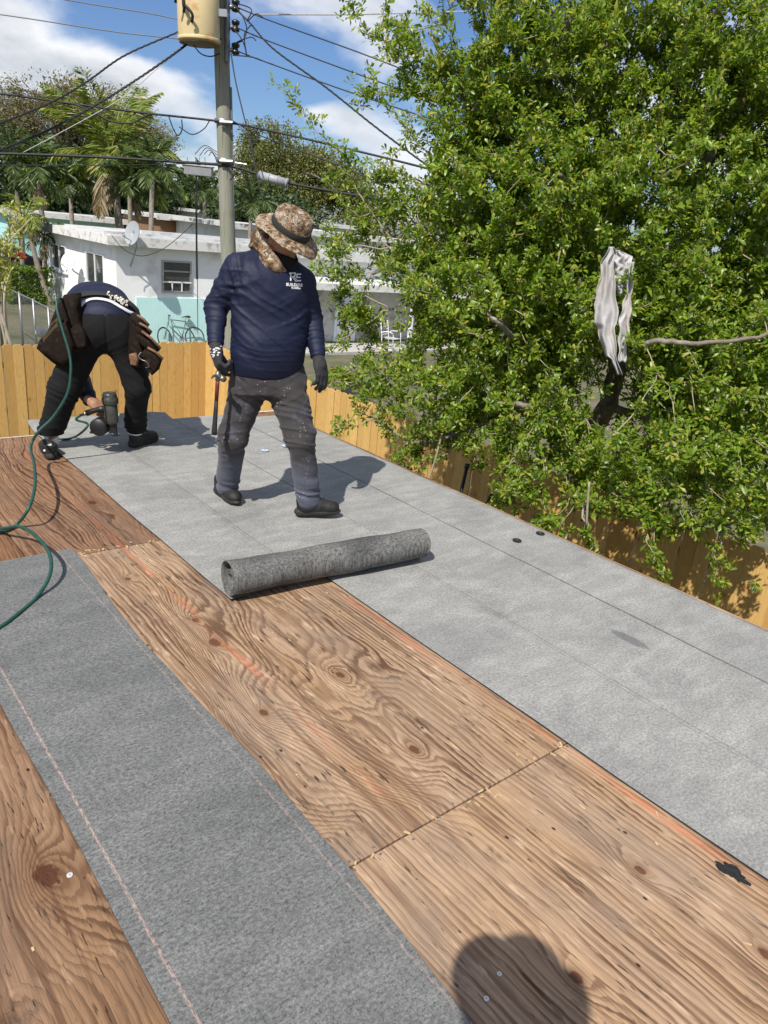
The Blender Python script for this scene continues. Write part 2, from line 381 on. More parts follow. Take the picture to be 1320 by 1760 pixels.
# splinters and chips torn up along the joints
M_chip = plain('raw wood chips', (.50, .36, .20), .8, .4, 60)
mb = MB()
for k in range(46):
    jy, xa, xb = random.choice([(1.142, 1.02, 1.98), (3.392, 1.05, 1.46), (3.392, 1.05, 1.46)])
    x = random.uniform(xa, xb); y = jy + random.gauss(0, .018); a = random.uniform(0, 3.14); L = random.uniform(.003, .011); wd = random.uniform(.0012, .0035)
    mb.box((-L, -wd, 0), (L, wd, random.uniform(.001, .0035)), Matrix.Translation((x, y, .0005)) @ Euler((random.uniform(-.2, .2), random.uniform(-.2, .2), a)).to_matrix().to_4x4())
for k in range(60):
    x = random.uniform(0.0, 1.98); y = random.uniform(.3, 3.4); a = random.gauss(1.57, .4); L = random.uniform(.003, .011); wd = random.uniform(.001, .003)
    mb.box((-L, -wd, 0), (L, wd, .002), Matrix.Translation((x, y, .0005)) @ Euler((0, 0, a)).to_matrix().to_4x4())
tag(mb.build('wood_splinter', M_chip, own), kind='stuff')
# roofing nails standing along the joints
M_nail = plain('galvanised nail', (.30, .27, .24), .4, .3, 40, metal=.7)
mb = MB()
for jy, xa, xb in [(1.142, 1.03, 1.98), (3.392, 1.06, 1.44)]:
    for side in (-.016, .016):
        x = xa
        while x < xb:
            mb.lathe([(.0045, 0), (.0045, .0018)], 8, Matrix.Translation((x + random.gauss(0, .01), jy + side + random.gauss(0, .005), 0))); x += random.uniform(.08, .16)
tag(mb.build('nail', M_nail, own), kind='stuff')
# black tar patch stuck on the wood
M_tar = plain('black tar', (.012, .012, .013), .6, .3, 60, bump=.8, bscale=90)
pts = []
for k in range(26):
    a = 2 * math.pi * k / 26; r = .030 * (1 + .35 * math.sin(3 * a + 1) * random.random() + random.uniform(-.25, .2)); pts.append((1.926 + r * .8 * math.cos(a), .508 + r * 1.5 * math.sin(a)))
tag(MB().prism(pts, .0005, .004).build('tar_patch', M_tar, None), 'small ragged black tar patch on the plywood beside the wide felt strip', 'tar patch')

# ================================================================== roofing felt
def felt_mat(name, lo, hi, lines, blot=1.0, extra=None):
    m, t = new_mat(name); co = t.obj(); x, y, z = t.xyz(co)
    sp = t.noise(co, 210, 3, .8); sp2 = t.noise(t.comb(t.m('MULTIPLY', x, 70), t.m('MULTIPLY', y, 110), 0), 1, 4, .7)
    k = t.mr(t.m('ADD', t.m('MULTIPLY', sp, .5), t.m('MULTIPLY', sp2, .5)), .38, .62)
    c = t.mix(k, lo, hi)
    st = t.noise(t.comb(t.m('MULTIPLY', x, 3.2), t.m('MULTIPLY', y, 9), z), 1.4, 5, .6, .4)
    bl = t.noise(t.vm('ADD', co, (3, 1, 0)), 2.3, 5, .62)
    c = t.mix(t.mr(st, .44, .66, 0, .38 * blot), c, t.mix(1, c, (1.55, 1.55, 1.53), 'MULTIPLY'))
    c = t.mix(t.mr(bl, .46, .66, 0, .48 * blot), c, t.mix(1, c, (.60, .61, .63), 'MULTIPLY'))
    scuff = t.mr(t.noise(t.comb(t.m('MULTIPLY', x, 14), t.m('MULTIPLY', y, 26), 0), 1, 4, .7), .66, .78)
    c = t.mix(t.m('MULTIPLY', scuff, .35 * blot), c, tuple(v * .5 for v in lo))
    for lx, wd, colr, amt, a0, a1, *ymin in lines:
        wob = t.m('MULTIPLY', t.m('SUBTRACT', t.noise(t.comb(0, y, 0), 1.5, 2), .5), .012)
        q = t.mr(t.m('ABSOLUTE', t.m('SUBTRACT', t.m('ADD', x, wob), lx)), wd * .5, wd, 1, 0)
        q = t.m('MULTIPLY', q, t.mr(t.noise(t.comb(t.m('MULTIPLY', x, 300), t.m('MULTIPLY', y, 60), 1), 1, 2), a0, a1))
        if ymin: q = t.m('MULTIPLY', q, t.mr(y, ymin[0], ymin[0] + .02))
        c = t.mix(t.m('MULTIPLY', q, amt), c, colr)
    if extra: c = extra(t, co, x, y, c)
    h = t.m('ADD', t.m('ADD', t.m('MULTIPLY', sp, .5), t.m('MULTIPLY', t.noise(t.comb(t.m('MULTIPLY', x, 7), t.m('MULTIPLY', y, 16), 3), 1, 3, .5), 3.0)), t.m('MULTIPLY', t.noise(t.comb(t.m('MULTIPLY', x, 30), t.m('MULTIPLY', y, 60), 0), 1, 4, .6), .6))
    t.out(c, .88, t.bump(h, .45, .005), 0, .35)
    return m
PINK = (.50, .33, .27); DK = (.07, .075, .08)
def smudge(t, co, x, y, c):
    """boot prints"""
    for px, py, a, L, wd, amt in [(2.836, 1.44, .0, .10, .035, .75), (2.45, 1.95, .5, .11, .04, .28), (2.62, 1.22, -.3, .10, .04, .25), (2.35, 1.75, .2, .12, .05, .2)]:
        dx = t.m('SUBTRACT', x, px); dy = t.m('SUBTRACT', y, py)
        u = t.m('ADD', t.m('MULTIPLY', dx, math.cos(a)), t.m('MULTIPLY', dy, math.sin(a))); v = t.m('SUBTRACT', t.m('MULTIPLY', dy, math.cos(a)), t.m('MULTIPLY', dx, math.sin(a)))
        q = t.m('ADD', t.m('POWER', t.m('ABSOLUTE', t.m('DIVIDE', u, wd)), 2), t.m('POWER', t.m('ABSOLUTE', t.m('DIVIDE', v, L)), 2))
        q = t.m('ADD', q, t.m('MULTIPLY', t.m('SUBTRACT', t.noise(co, 25, 3, .6), .5), 1.2))
        tr = t.mr(t.m('SINE', t.m('MULTIPLY', t.m('ADD', u, t.m('MULTIPLY', v, .6)), 520)), -.6, .3, .45, 1)
        c = t.mix(t.m('MULTIPLY', t.m('MULTIPLY', t.mr(q, .5, 1.1, 1, 0), tr), amt), c, (.07, .075, .08))
    return c
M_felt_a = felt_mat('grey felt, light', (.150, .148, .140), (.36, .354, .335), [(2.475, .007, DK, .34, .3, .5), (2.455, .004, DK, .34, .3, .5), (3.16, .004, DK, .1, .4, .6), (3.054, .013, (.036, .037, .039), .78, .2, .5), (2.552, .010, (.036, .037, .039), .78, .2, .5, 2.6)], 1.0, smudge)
M_felt_b = felt_mat('grey felt, middle', (.152, .150, .142), (.36, .352, .33), [(1.90, .007, DK, .38, .3, .5), (1.88, .004, DK, .34, .3, .5), (2.12, .003, DK, .12, .3, .5)], 1.15)
M_felt_c = felt_mat('grey felt, dark', (.056, .057, .057), (.212, .213, .206), [(.508, .005, PINK, .62, .40, .56), (.985, .005, PINK, .42, .44, .60)], 1.0)
M_edge = plain('felt cut edge', (.03, .03, .032), .9, .3, 40)
def strip(name, m, xl, xr, y0, y1, z, nx, ny, wav, label, curl=None):
    """felt sheet: top skin over a thin dark edge, lying in shallow waves; xl / xr may be functions of y"""
    fl = xl if callable(xl) else (lambda y: xl); fr = xr if callable(xr) else (lambda y: xr)
    V = []; ys = np.linspace(y0, y1, ny + 1)
    for y in ys:
        for i in range(nx + 1):
            u = i / nx; V.append((fl(y) + (fr(y) - fl(y)) * u, y, z))
    V = np.array(V)
    d = (vnoise(V * np.array([2.5, 3.5, 1]) + z * 97) - .5) * wav + (vnoise(V * np.array([9, 16, 1]) + 5) - .5) * wav * .45
    e = np.minimum(V[:, 0] - V[:, 0].min(), V[:, 0].max() - V[:, 0]); V[:, 2] += np.maximum(d, -wav * .1) + wav * .25
    if curl: V[:, 2] += curl(V)
    k = nx + 1; I = np.arange(ny * k).reshape(-1, k)[:, :-1].ravel()
    F_ = np.stack([I, I + 1, I + k + 1, I + k], 1)
    # edge skirt
    ring = [i for i in range(k)] + [j * k + nx for j in range(1, ny + 1)] + [ny * k + i for i in range(nx - 1, -1, -1)] + [j * k for j in range(ny - 1, 0, -1)]
    T_ = V[ring].copy(); B = T_.copy(); B[:, 2] -= .0045; n0 = len(V); r = len(ring)
    S = np.array([(n0 + i, n0 + r + i, n0 + r + (i + 1) % r, n0 + (i + 1) % r) for i in range(r)])
    me = np_mesh(name, np.vstack([V, T_, B]), np.vstack([F_, S]), m, False)
    me.materials.append(M_edge)
    mi = np.zeros(len(me.polygons), np.int32); mi[len(F_):] = 1; me.polygons.foreach_set('material_index', mi)
    sm = np.ones(len(me.polygons), bool); sm[len(F_):] = False; me.polygons.foreach_set('use_smooth', sm)
    return tag(link(name, me, None), label, 'roofing felt', 'strips of roofing felt laid on the roof')
def wrapcurl(V):
    k = np.clip((V[:, 0] - 3.545) / .055, 0, 1); return -k * k * .07
wob = lambda seed, amp, f=1.0: (lambda y: amp * (math.sin(y * 2.1 * f + seed) * .6 + math.sin(y * 5.3 * f + seed * 2.3) * .4))
w1, w2, w3, w4, w5 = wob(1, .006), wob(2, .012), wob(3, .004), wob(4, .004), wob(5, .008)
s4r = [(-.3, .97), (.3, .975), (.645, .99), (1.135, 1.019), (1.61, 1.029), (2.0, 1.018), (2.515, 1.004), (2.9, 1.022), (3.25, 1.055), (3.5, 1.062)]
s4x, s4y = [q[1] for q in s4r], [q[0] for q in s4r]
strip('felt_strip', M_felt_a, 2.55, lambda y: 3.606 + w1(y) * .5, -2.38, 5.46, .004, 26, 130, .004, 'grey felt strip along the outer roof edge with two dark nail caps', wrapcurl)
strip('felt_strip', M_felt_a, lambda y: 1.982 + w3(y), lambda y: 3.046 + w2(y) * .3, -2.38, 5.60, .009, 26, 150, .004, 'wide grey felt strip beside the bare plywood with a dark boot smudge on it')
def s3curl(V):
    k = np.clip((V[:, 1] - 5.55) / .2, 0, 1); u = np.clip((V[:, 0] - 2.35) / .25, 0, 1)
    return k * k * .035 * (1 - u) + np.clip((V[:, 1] - 5.5) / .25, 0, 1) ** 2 * .02
strip('felt_strip', M_felt_b, lambda y: 1.470 + w4(y), lambda y: 2.545 + w4(y + 2), 2.62, 5.72, .0145, 26, 90, .004, 'grey felt strip under both workers, ending at the felt roll', s3curl)
strip('felt_strip', M_felt_c, lambda y: -.03 * 0 + .457 + w5(y) * .8, lambda y: float(np.interp(y, s4y, s4x)) + w5(y * 1.7) * .4, -.3, 3.475, .004, 24, 110, .007, 'dark grey felt strip with pink chalk lines lying loose on the plywood in the foreground')

# the roll still to be laid
M_roll = felt_mat('mottled felt underside', (.020, .021, .022), (.19, .185, .175), [], 2.0)
ra, rb = Vector((1.472, 2.652, 0)), Vector((2.552, 2.548, 0)); ax = (rb - ra).normalized(); sd = Vector((0, 0, 1)).cross(ax).normalized()
roll = empty('felt_roll', ra, 'thick dark mottled roll of felt lying across the strips in front of the walking man', 'felt roll')
def spiral(r0, r1, turns, a0, n): return [(r0 + (r1 - r0) * i / n, a0 + turns * 2 * math.pi * i / n) for i in range(n + 1)]
def roll_mesh(r_a, cz, L0, L1, skew=0, mid=28):
    V = []; F_ = []; nseg = mid; th = .005; cnt = len(r_a)
    for j in range(nseg + 1):
        u = L0 + (L1 - L0) * j / nseg
        for s_ in (0, 1):
            for r, a in r_a:
                rr = r + (th * s_) + .0025 * math.sin(u * 9 + a * 2) + .0015 * math.sin(u * 23 + a * 3)
                p = ra + ax * u + sd * (rr * math.cos(a)) + Vector((0, 0, cz + rr * math.sin(a)))
                V.append((p.x, p.y, max(p.z, .016)))
    w_ = 2 * cnt
    for j in range(nseg):
        for i in range(cnt - 1):
            F_.append((j * w_ + i, j * w_ + i + 1, (j + 1) * w_ + i + 1, (j + 1) * w_ + i))
            F_.append((j * w_ + cnt + i, (j + 1) * w_ + cnt + i, (j + 1) * w_ + cnt + i + 1, j * w_ + cnt + i + 1))
    for j in (0, nseg):
        for i in range(cnt - 1): F_.append((j * w_ + i, j * w_ + cnt + i, j * w_ + cnt + i + 1, j * w_ + i + 1))
    for j in range(nseg):
        for i in (0, cnt - 1): F_.append((j * w_ + i, (j + 1) * w_ + i, (j + 1) * w_ + cnt + i, j * w_ + cnt + i))
    return np.array(V), np.array(F_)
V, F_ = roll_mesh(spiral(.083, .068, 1.15, R(-95), 60), .101, 0, (rb - ra).length)
link('outer_wrap', np_mesh('outer_wrap', V, F_, M_roll, True), None, roll)
V, F_ = roll_mesh(spiral(.052, .030, 3.0, R(-120), 110), .088, .012, (rb - ra).length - .03)
link('inner_coil', np_mesh('inner_coil', V, F_, M_roll, True), None, roll)

# nail caps: thin discs with a nail head
M_capd = plain('dark plastic cap', (.02, .021, .022), .5, .2, 40); M_capb = plain('pale blue plastic cap', (.42, .53, .66), .5, .1, 40); M_capw = plain('tin cap', (.62, .62, .6), .4, .15, 60, metal=.3)
for (x, y), m, z, r, lab in [((3.25, 2.469), M_capd, .0135, .027, 'dark nail cap on the outer felt strip, the left one of two side by side'),
                       ((3.471, 2.475), M_capd, .0135, .027, 'dark nail cap on the outer felt strip, the one nearer the roof edge'),
                       ((1.959, 5.277), M_capb, .024, .030, 'pale blue nail cap on the felt between the bent worker and his shoes'),
                       ((2.793, 4.536), M_capb, .018, .028, 'blue nail cap on the felt behind the walking man, left of two'),
                       ((3.001, 4.585), M_capb, .018, .028, 'blue nail cap on the felt behind the walking man, right of two'),
                       ((1.06, .665), M_capw, .001, .0065, 'white nail head at the dark felt edge beside the head shadow'),
                       ((1.131, .689), M_capw, .001, .006, 'white nail head on the plywood inside the head shadow'),
                       ((.413, 1.526), M_capw, .001, .008, 'white nail head on the plywood beside the big knot at left')]:
    e = empty('nail_cap', (x, y, z), lab, 'nail cap', 'nail caps on the roof')
    MB().lathe([(r, 0), (r, .0015), (r * .93, .0024), (r * .3, .0024)], 20, Matrix.Translation((x, y, z))).build('disc', m, e)
    MB().lathe([(r * .22, .0024), (r * .22, .0036), (r * .1, .004)], 10, Matrix.Translation((x, y, z))).build('nail_head', M_nail, e)

# ================================================================== board fences
def board_mat():
    m, t = new_mat('new pine boards'); co = t.obj(); x, y, z = t.xyz(co); rd = t.rand(); off = t.m('MULTIPLY', rd, 91)
    pv = t.comb(t.m('ADD', t.m('ADD', x, y), off), t.m('MULTIPLY', z, .22), off)
    n1 = t.noise(pv, 5, 3, .5); fr = t.m('FRACT', t.m('MULTIPLY', n1, 16))
    base = t.mix(rd, (.64, .415, .15), (.50, .30, .095))
    c = t.mix(t.mr(fr, .5, .95, 0, .38), base, (.42, .225, .065))
    fib = t.noise(t.comb(t.m('MULTIPLY', t.m('ADD', x, y), 120), t.m('MULTIPLY', z, 4), off), 1, 3)
    c = t.mix(t.mr(fib, .35, .7, 0, .35), c, t.mix(1, c, (.75, .70, .6), 'MULTIPLY'))
    kv = t.comb(t.m('ADD', t.m('ADD', x, y), off), t.m('MULTIPLY', z, .8), 0)
    kd = t.vor(kv, 4.5); kk = t.mr(kd, .05, .09, 1, 0)
    c = t.mix(kk, c, (.15, .055, .015)); c = t.mix(t.mr(kd, .08, .22, .5, 0), c, (.38, .17, .04))
    t.out(c, .75, t.bump(fib, .3, .004), 0, .3)
    return m
M_board = board_mat(); M_post = plain('fence rail pine', (.52, .32, .12), .8, .2, 8)
def board_mesh(wd, h, seed):
    th = .018; c = .03; b = .005
    poly = [(-wd / 2 + b, 0), (wd / 2 - b, 0), (wd / 2, .01), (wd / 2, h - c), (wd / 2 - c, h), (-wd / 2 + c, h), (-wd / 2, h - c), (-wd / 2, .01)]
    return MB().prism(poly, -th / 2, th / 2, Matrix.Rotation(R(90), 4, 'X')).mesh('fence_board', M_board)
def fence(p0, p1, z_top, label, lo_board=GZ + .04, wd=.143):
    p0 = Vector((*p0, 0)); p1 = Vector((*p1, 0)); dv = (p1 - p0); L = dv.length; dv.normalize(); ang = math.atan2(dv.y, dv.x)
    e = empty('board_fence', (p0.x, p0.y, GZ), label, 'fence', 'board fences round the yard')
    variants = [board_mesh(wd - .004, z_top - lo_board + dz, i) for i, dz in enumerate((0, .006, -.008, .012, -.004))]
    n = int(L / wd); nrm = Vector((-dv.y, dv.x, 0))
    for i in range(n):
        p = p0 + dv * (i + .5) * wd + nrm * random.gauss(0, .003)
        o = bpy.data.objects.new('fence_board', random.choice(variants)); COL.objects.link(o); o.parent = e
        o.location = p - p0 + Vector((0, 0, lo_board - GZ)); o.rotation_euler = (0, random.gauss(0, .004), ang + random.gauss(0, .03))
    for zz_ in (GZ + .35, (GZ + z_top) / 2, z_top - .3):
        mb = MB(); a = p0 + nrm * .03; b = p1 + nrm * .03
        M = frame((a.x, a.y, zz_), (0, 0, 1), dv); mb.box((0, -.019, -.045), (L, .019, .045), M); mb.build('rail', M_post, e)
    k = 0.0
    while k <= L:
        q = p0 + dv * k + nrm * .095
        MB().box((q.x - .045, q.y - .045, GZ), (q.x + .045, q.y + .045, z_top - .06)).build('post', M_post, e); k += 2.4
    return e
fence((1.96, 12.0), (6.26, 12.0), -.50, 'yellow pine board fence behind the bent worker at the far end of the roof')
fence((6.1, 12.0), (6.1, 1.0), -.50, 'yellow pine board fence running under the tree beside the roof edge')
# two black pipes leaning on the right fence
M_pipe = plain('black pipe', (.02, .02, .022), .5, .3, 30)
for (a, b), lab in [(((803, 800), (795, 835)), 'black pipe standing against the tree-side fence, the farther one'), (((845, 852), (836, 868)), 'short black pipe against the tree-side fence, the nearer one')]:
    pa = on_x(a[0], a[1], 6.0); pb = on_x(b[0], b[1], 5.95); dd = (pb - pa); pb2 = pa + dd * ((GZ - pa[2]) / dd[2]) if dd[2] < 0 else pb
    e = empty('pipe', pb2, lab, 'pipe', 'pipes by the fence')
    MB().tube([pb2, pa], .020, 10).build('shaft', M_pipe, e, True); MB().tube([pa - (pa - pb2) * .02, pa + (pa - pb2) * .012], .028, 10).build('collar', M_pipe, e, True)
# ================================================================== people: smooth implicit bodies and clothes
A = lambda p: np.asarray(p, np.float32)
def cap(a, b, ra, rb=None):
    a, b = A(a), A(b); rb = ra if rb is None else rb; ab = b - a; L2 = float(ab @ ab) + 1e-9
    def f(P):
        q = P - a; t_ = np.clip(q @ ab / L2, 0, 1); q = q - t_[:, None] * ab
        return np.sqrt((q * q).sum(1)) - (ra + (rb - ra) * t_)
    return f
def ell(c, r, M=None):
    c, r = A(c), A(r)
    def f(P):
        q = P - c
        if M is not None: q = q @ M
        k0 = np.sqrt(((q / r) ** 2).sum(1)); k1 = np.sqrt(((q / (r * r)) ** 2).sum(1)) + 1e-9
        return k0 * (k0 - 1) / k1
    return f
def rbox(c, h, r, M=None):
    c, h = A(c), A(h)
    def f(P):
        q = P - c
        if M is not None: q = q @ M
        q = np.abs(q) - (h - r)
        return np.sqrt((np.maximum(q, 0) ** 2).sum(1)) + np.minimum(q.max(1), 0) - r
    return f
def loft(cs, ra, rb, xa, lo=None, hi=None):
    """stack of ellipses along z: centres, half width along xa, half depth across it"""
    cs = A(cs); o = np.argsort(cs[:, 2]); zs = cs[o, 2]; cx = cs[o, 0]; cy = cs[o, 1]; ra_ = A(ra)[o]; rb_ = A(rb)[o]
    xa = A(xa); xa = xa / np.linalg.norm(xa); ya = np.array([-xa[1], xa[0], 0], np.float32)
    def ss(z, v):
        # smooth interpolation
        i = np.clip(np.searchsorted(zs, z) - 1, 0, len(zs) - 2); u = np.clip((z - zs[i]) / (zs[i + 1] - zs[i]), 0, 1)
        m_ = np.gradient(v, zs); h = zs[i + 1] - zs[i]; u2 = u * u; u3 = u2 * u
        return (2 * u3 - 3 * u2 + 1) * v[i] + (u3 - 2 * u2 + u) * h * m_[i] + (-2 * u3 + 3 * u2) * v[i + 1] + (u3 - u2) * h * m_[i + 1]
    def f(P):
        z = P[:, 2]; q = P[:, :2] - np.stack([ss(z, cx), ss(z, cy)], 1)
        a, b = ss(z, ra_), ss(z, rb_); u = q @ xa[:2]; v = q @ ya[:2]
        d_ = (np.sqrt((u / a) ** 2 + (v / b) ** 2 + 1e-9) - 1) * np.minimum(a, b)
        return np.maximum(d_, np.maximum(z - zs[-1], zs[0] - z))
    return f
def smin(a, b, k):
    h = np.clip(.5 + .5 * (b - a) / k, 0, 1); return b * (1 - h) + a * h - k * h * (1 - h)
def union(*fs, k=.03):
    def f(P):
        d_ = fs[0](P)
        for g in fs[1:]:
            if isinstance(g, tuple): d_ = smin(d_, g[0](P), g[1])
            else: d_ = smin(d_, g(P), k)
        return d_
    return f
def cut(f, *planes):
    """keep the side where (P - p) . n < 0"""
    def g(P):
        d_ = f(P)
        for p, n_ in planes:
            n_ = A(n_); n_ = n_ / np.linalg.norm(n_); d_ = np.maximum(d_, (P - A(p)) @ n_)
        return d_
    return g
def minus(f, g): return lambda P: np.maximum(f(P), -g(P))
def folds(P, dirv, fa, fc, seed=0):
    """ridged folds running across dirv; about 0 (valley) to 1 (crest)"""
    dv = A(dirv); dv = dv / np.linalg.norm(dv); u = P @ dv
    w_ = P - u[:, None] * dv
    Q = w_ * fc + dv * (u * fa)[:, None] + seed * 3.17
    warp = vnoise(P * 6 + seed) * 1.3
    r_ = np.abs(2 * vnoise(Q + warp[:, None] * dv) - 1)
    return (1 - np.clip(r_ * 1.5, 0, 1)) ** 1.5
def near(P, c, r): return np.exp(-(((P - A(c)) / r) ** 2).sum(1))
def sdf_mesh(name, f, lo, hi, h, m=None):
    lo, hi = A(lo), A(hi); n_ = np.ceil((hi - lo) / h).astype(int) + 1
    ax_ = [lo[i] + np.arange(n_[i], dtype=np.float32) * h for i in range(3)]
    G = np.stack(np.meshgrid(*ax_, indexing='ij'), -1).reshape(-1, 3).astype(np.float32)
    # coarse first: only evaluate near the surface
    val = np.empty(len(G), np.float32)
    for s_ in range(0, len(G), 400000): val[s_:s_ + 400000] = f(G[s_:s_ + 400000])
    v = val.reshape(n_); ins = v < 0
    corners = [(i, j, k) for i in (0, 1) for j in (0, 1) for k in (0, 1)]
    sl_ = lambda a, c: a[c[0]:n_[0] - 1 + c[0], c[1]:n_[1] - 1 + c[1], c[2]:n_[2] - 1 + c[2]]
    cnt = sum(sl_(ins, c).astype(np.int8) for c in corners); mixed = (cnt > 0) & (cnt < 8)
    idx = -np.ones(mixed.shape, np.int32); cells = np.argwhere(mixed); idx[mixed] = np.arange(len(cells))
    acc = np.zeros((len(cells), 3)); num = np.zeros(len(cells))
    for a in range(8):
        for b in range(a + 1, 8):
            ca, cb = np.array(corners[a]), np.array(corners[b])
            if np.abs(ca - cb).sum() != 1: continue
            va = v[tuple((cells + ca).T)]; vb = v[tuple((cells + cb).T)]; x_ = (va < 0) != (vb < 0)
            t_ = np.where(x_, va / np.where(x_, va - vb, 1), 0)
            acc += np.where(x_[:, None], ca + t_[:, None] * (cb - ca), 0); num += x_
    V = lo + (cells + acc / num[:, None]) * h
    Q = []
    for d_ in range(3):
        e = [0, 0, 0]; e[d_] = 1; o1, o2 = (d_ + 1) % 3, (d_ + 2) % 3
        a_ = ins[tuple(slice(0, n_[i] - e[i]) for i in range(3))]; b_ = ins[tuple(slice(e[i], n_[i]) for i in range(3))]
        E_ = np.argwhere(a_ != b_); ok = (E_[:, o1] > 0) & (E_[:, o2] > 0) & (E_[:, o1] < n_[o1] - 1) & (E_[:, o2] < n_[o2] - 1); E_ = E_[ok]
        s1 = np.zeros(3, int); s1[o1] = 1; s2 = np.zeros(3, int); s2[o2] = 1
        q = np.stack([idx[tuple((E_ - s1 - s2).T)], idx[tuple((E_ - s2).T)], idx[tuple(E_.T)], idx[tuple((E_ - s1).T)]], 1)
        fl = ins[tuple(E_.T)]; q[~fl] = q[~fl][:, ::-1]; Q.append(q)
    return np_mesh(name, V, np.concatenate(Q), m, True)
def bvh_of(me): return BVHTree.FromPolygons([v.co for v in me.vertices], [tuple(p.vertices) for p in me.polygons])
def hit(tree, px, py):
    d_ = Vector(ray(px, py)).normalized(); r_ = tree.ray_cast(Vector(EYEV), d_)
    return (r_[0], r_[1]) if r_[0] is not None else (None, None)
def hand_parts(wrist, along, normal, curl, s=1.0, thumb_in=.5, side=1, spread=.10, thick=1.0):
    """palm + four fingers + thumb; 'normal' points out of the palm, thumb on side*x"""
    y = A(along); y = y / np.linalg.norm(y); zz_ = A(normal); zz_ = zz_ - y * (zz_ @ y); zz_ /= np.linalg.norm(zz_); x = np.cross(y, zz_) * side
    Wp = lambda a, b, c: A(wrist) + (x * a + y * b + zz_ * c) * s
    fs = [ell(Wp(0, .045, 0), (.040 * s, .052 * s, .019 * s * thick), np.stack([x, y, zz_], 1))]
    fs.append((cap(Wp(0, -.02, 0), Wp(0, .03, 0), .026 * s * thick, .027 * s * thick), .02))
    for i, (fx, fy, L, r_) in enumerate([(.030, .088, (.044, .026, .022), .0095), (.0095, .094, (.049, .030, .023), .0100), (-.011, .090, (.045, .028, .022), .0095), (-.030, .080, (.034, .021, .019), .0084)]):
        r_ *= thick; base = Wp(fx * .8, fy - .035, -.001); kn = Wp(fx, fy, .0); fs.append((cap(base, kn, r_ * 1.25 * s, r_ * 1.12 * s), .010))
        ang = 0; p = kn; lat_ = fx * spread * 4
        c_ = curl[i] if isinstance(curl, (list, tuple)) else curl
        for seg, (l_, add) in enumerate(zip(L, (c_ * .75, c_ * 1.0, c_ * .65))):
            ang += add; dir_ = y * math.cos(ang) + zz_ * math.sin(ang) + x * lat_ * (1 if seg == 0 else .5)
            q = p + dir_ * l_ * s; fs.append((cap(p, q, r_ * (1.06 - .1 * seg) * s, r_ * (.98 - .12 * seg) * s), .004)); p = q
    t0, t1 = Wp(.022, .022, .006), Wp(.050 - .012 * thumb_in, .055, .018 + .018 * thumb_in)
    t2 = t1 + (y * .030 + zz_ * .016 * thumb_in - x * .014 * thumb_in) * s; t3 = t2 + (y * .022 + zz_ * .014 * thumb_in - x * .016 * thumb_in) * s
    fs += [(cap(t0, t1, .017 * s * thick, .0125 * s * thick), .012), (cap(t1, t2, .0118 * s * thick, .0108 * s * thick), .004), (cap(t2, t3, .0108 * s * thick, .009 * s * thick), .004)]
    return fs
def head_parts(c, M, s=1.0):
    """M columns: right, forward, up"""
    W_ = lambda a, b, d_: A(c) + (M @ np.array([a, b, d_])) * s
    fs = [ell(W_(0, -.012, .03), (.077 * s, .097 * s, .095 * s), M), (ell(W_(0, .018, -.045), (.058 * s, .074 * s, .072 * s), M), .04),
          (cap(W_(0, .085, -.005), W_(0, .108, -.035), .011 * s, .016 * s), .015), (ell(W_(0, .078, -.095), (.028 * s, .022 * s, .02 * s), M), .02),
          (cap(W_(-.035, .082, .022), W_(.035, .082, .022), .012 * s), .014), (ell(W_(0, .088, -.066), (.026 * s, .012 * s, .010 * s), M), .01)]
    for q in (-1, 1):
        fs.append((ell(W_(q * .078, -.01, -.01), (.010 * s, .022 * s, .033 * s), M), .008)); fs.append((ell(W_(q * .033, .083, .003), (.013 * s, .008 * s, .008 * s), M), .006))
    return fs
# ---- cloth and skin
def cloth(name, col, rough=.8, var=.25, weave=700, dirt=None, dscale=5, dlo=.5, dhi=.62, spots=None, sheen=.2, dirt_mask=None):
    m, t = new_mat(name); v = t.obj()
    c = t.mix(t.noise(v, 7, 4, .6), tuple(x * (1 - var) for x in col), tuple(x * (1 + var) for x in col))
    if dirt:
        k = t.mr(t.noise(v, dscale, 5, .7), dlo, dhi)
        if dirt_mask: k = t.m('MULTIPLY', k, dirt_mask(t, v))
        c = t.mix(t.m('MULTIPLY', k, .85), c, dirt)
    if spots:
        d1 = t.vor(v, 26); d2 = t.vor(t.vm('ADD', v, (.3, .2, .7)), 60)
        k = t.m('MAXIMUM', t.m('MULTIPLY', t.mr(d1, .07, .10, 1, 0), t.mr(t.noise(v, 9, 2), .52, .56)), t.m('MULTIPLY', t.mr(d2, .13, .20, 1, 0), t.mr(t.noise(v, 14, 2), .56, .6)))
        c = t.mix(t.m('MULTIPLY', k, .8), c, spots)
    wv = t.noise(v, weave, 2, .6)
    c = t.mix(t.mr(wv, .3, .7, 0, .25), c, t.mix(1, c, (.7, .7, .7), 'MULTIPLY'))
    h = t.m('ADD', t.m('MULTIPLY', wv, .3), t.noise(v, 45, 4, .6))
    b, o_ = t.out(c, rough, t.bump(h, .35, .006), 0, .3)
    b.inputs['Sheen Weight'].default_value = sheen; b.inputs['Sheen Roughness'].default_value = .5
    return m
def skin(name, col):
    m, t = new_mat(name); v = t.obj()
    c = t.mix(t.noise(v, 30, 4, .6), tuple(x * .8 for x in col), tuple(x * 1.15 for x in col))
    b, o_ = t.out(c, .5, t.bump(t.noise(v, 260, 3), .25, .002), 0, .4)
    b.inputs['Subsurface Weight'].default_value = .12; b.inputs['Subsurface Radius'].default_value = (.012, .004, .002)
    return m
M_skin = skin('tanned skin', (.34, .175, .105))
M_navy = cloth('navy jersey', (.0075, .011, .034), .6, .2, 800, sheen=.0)
M_blackcloth = cloth('black sweat fabric', (.0055, .0055, .006), .9, .25, 600, sheen=.0)
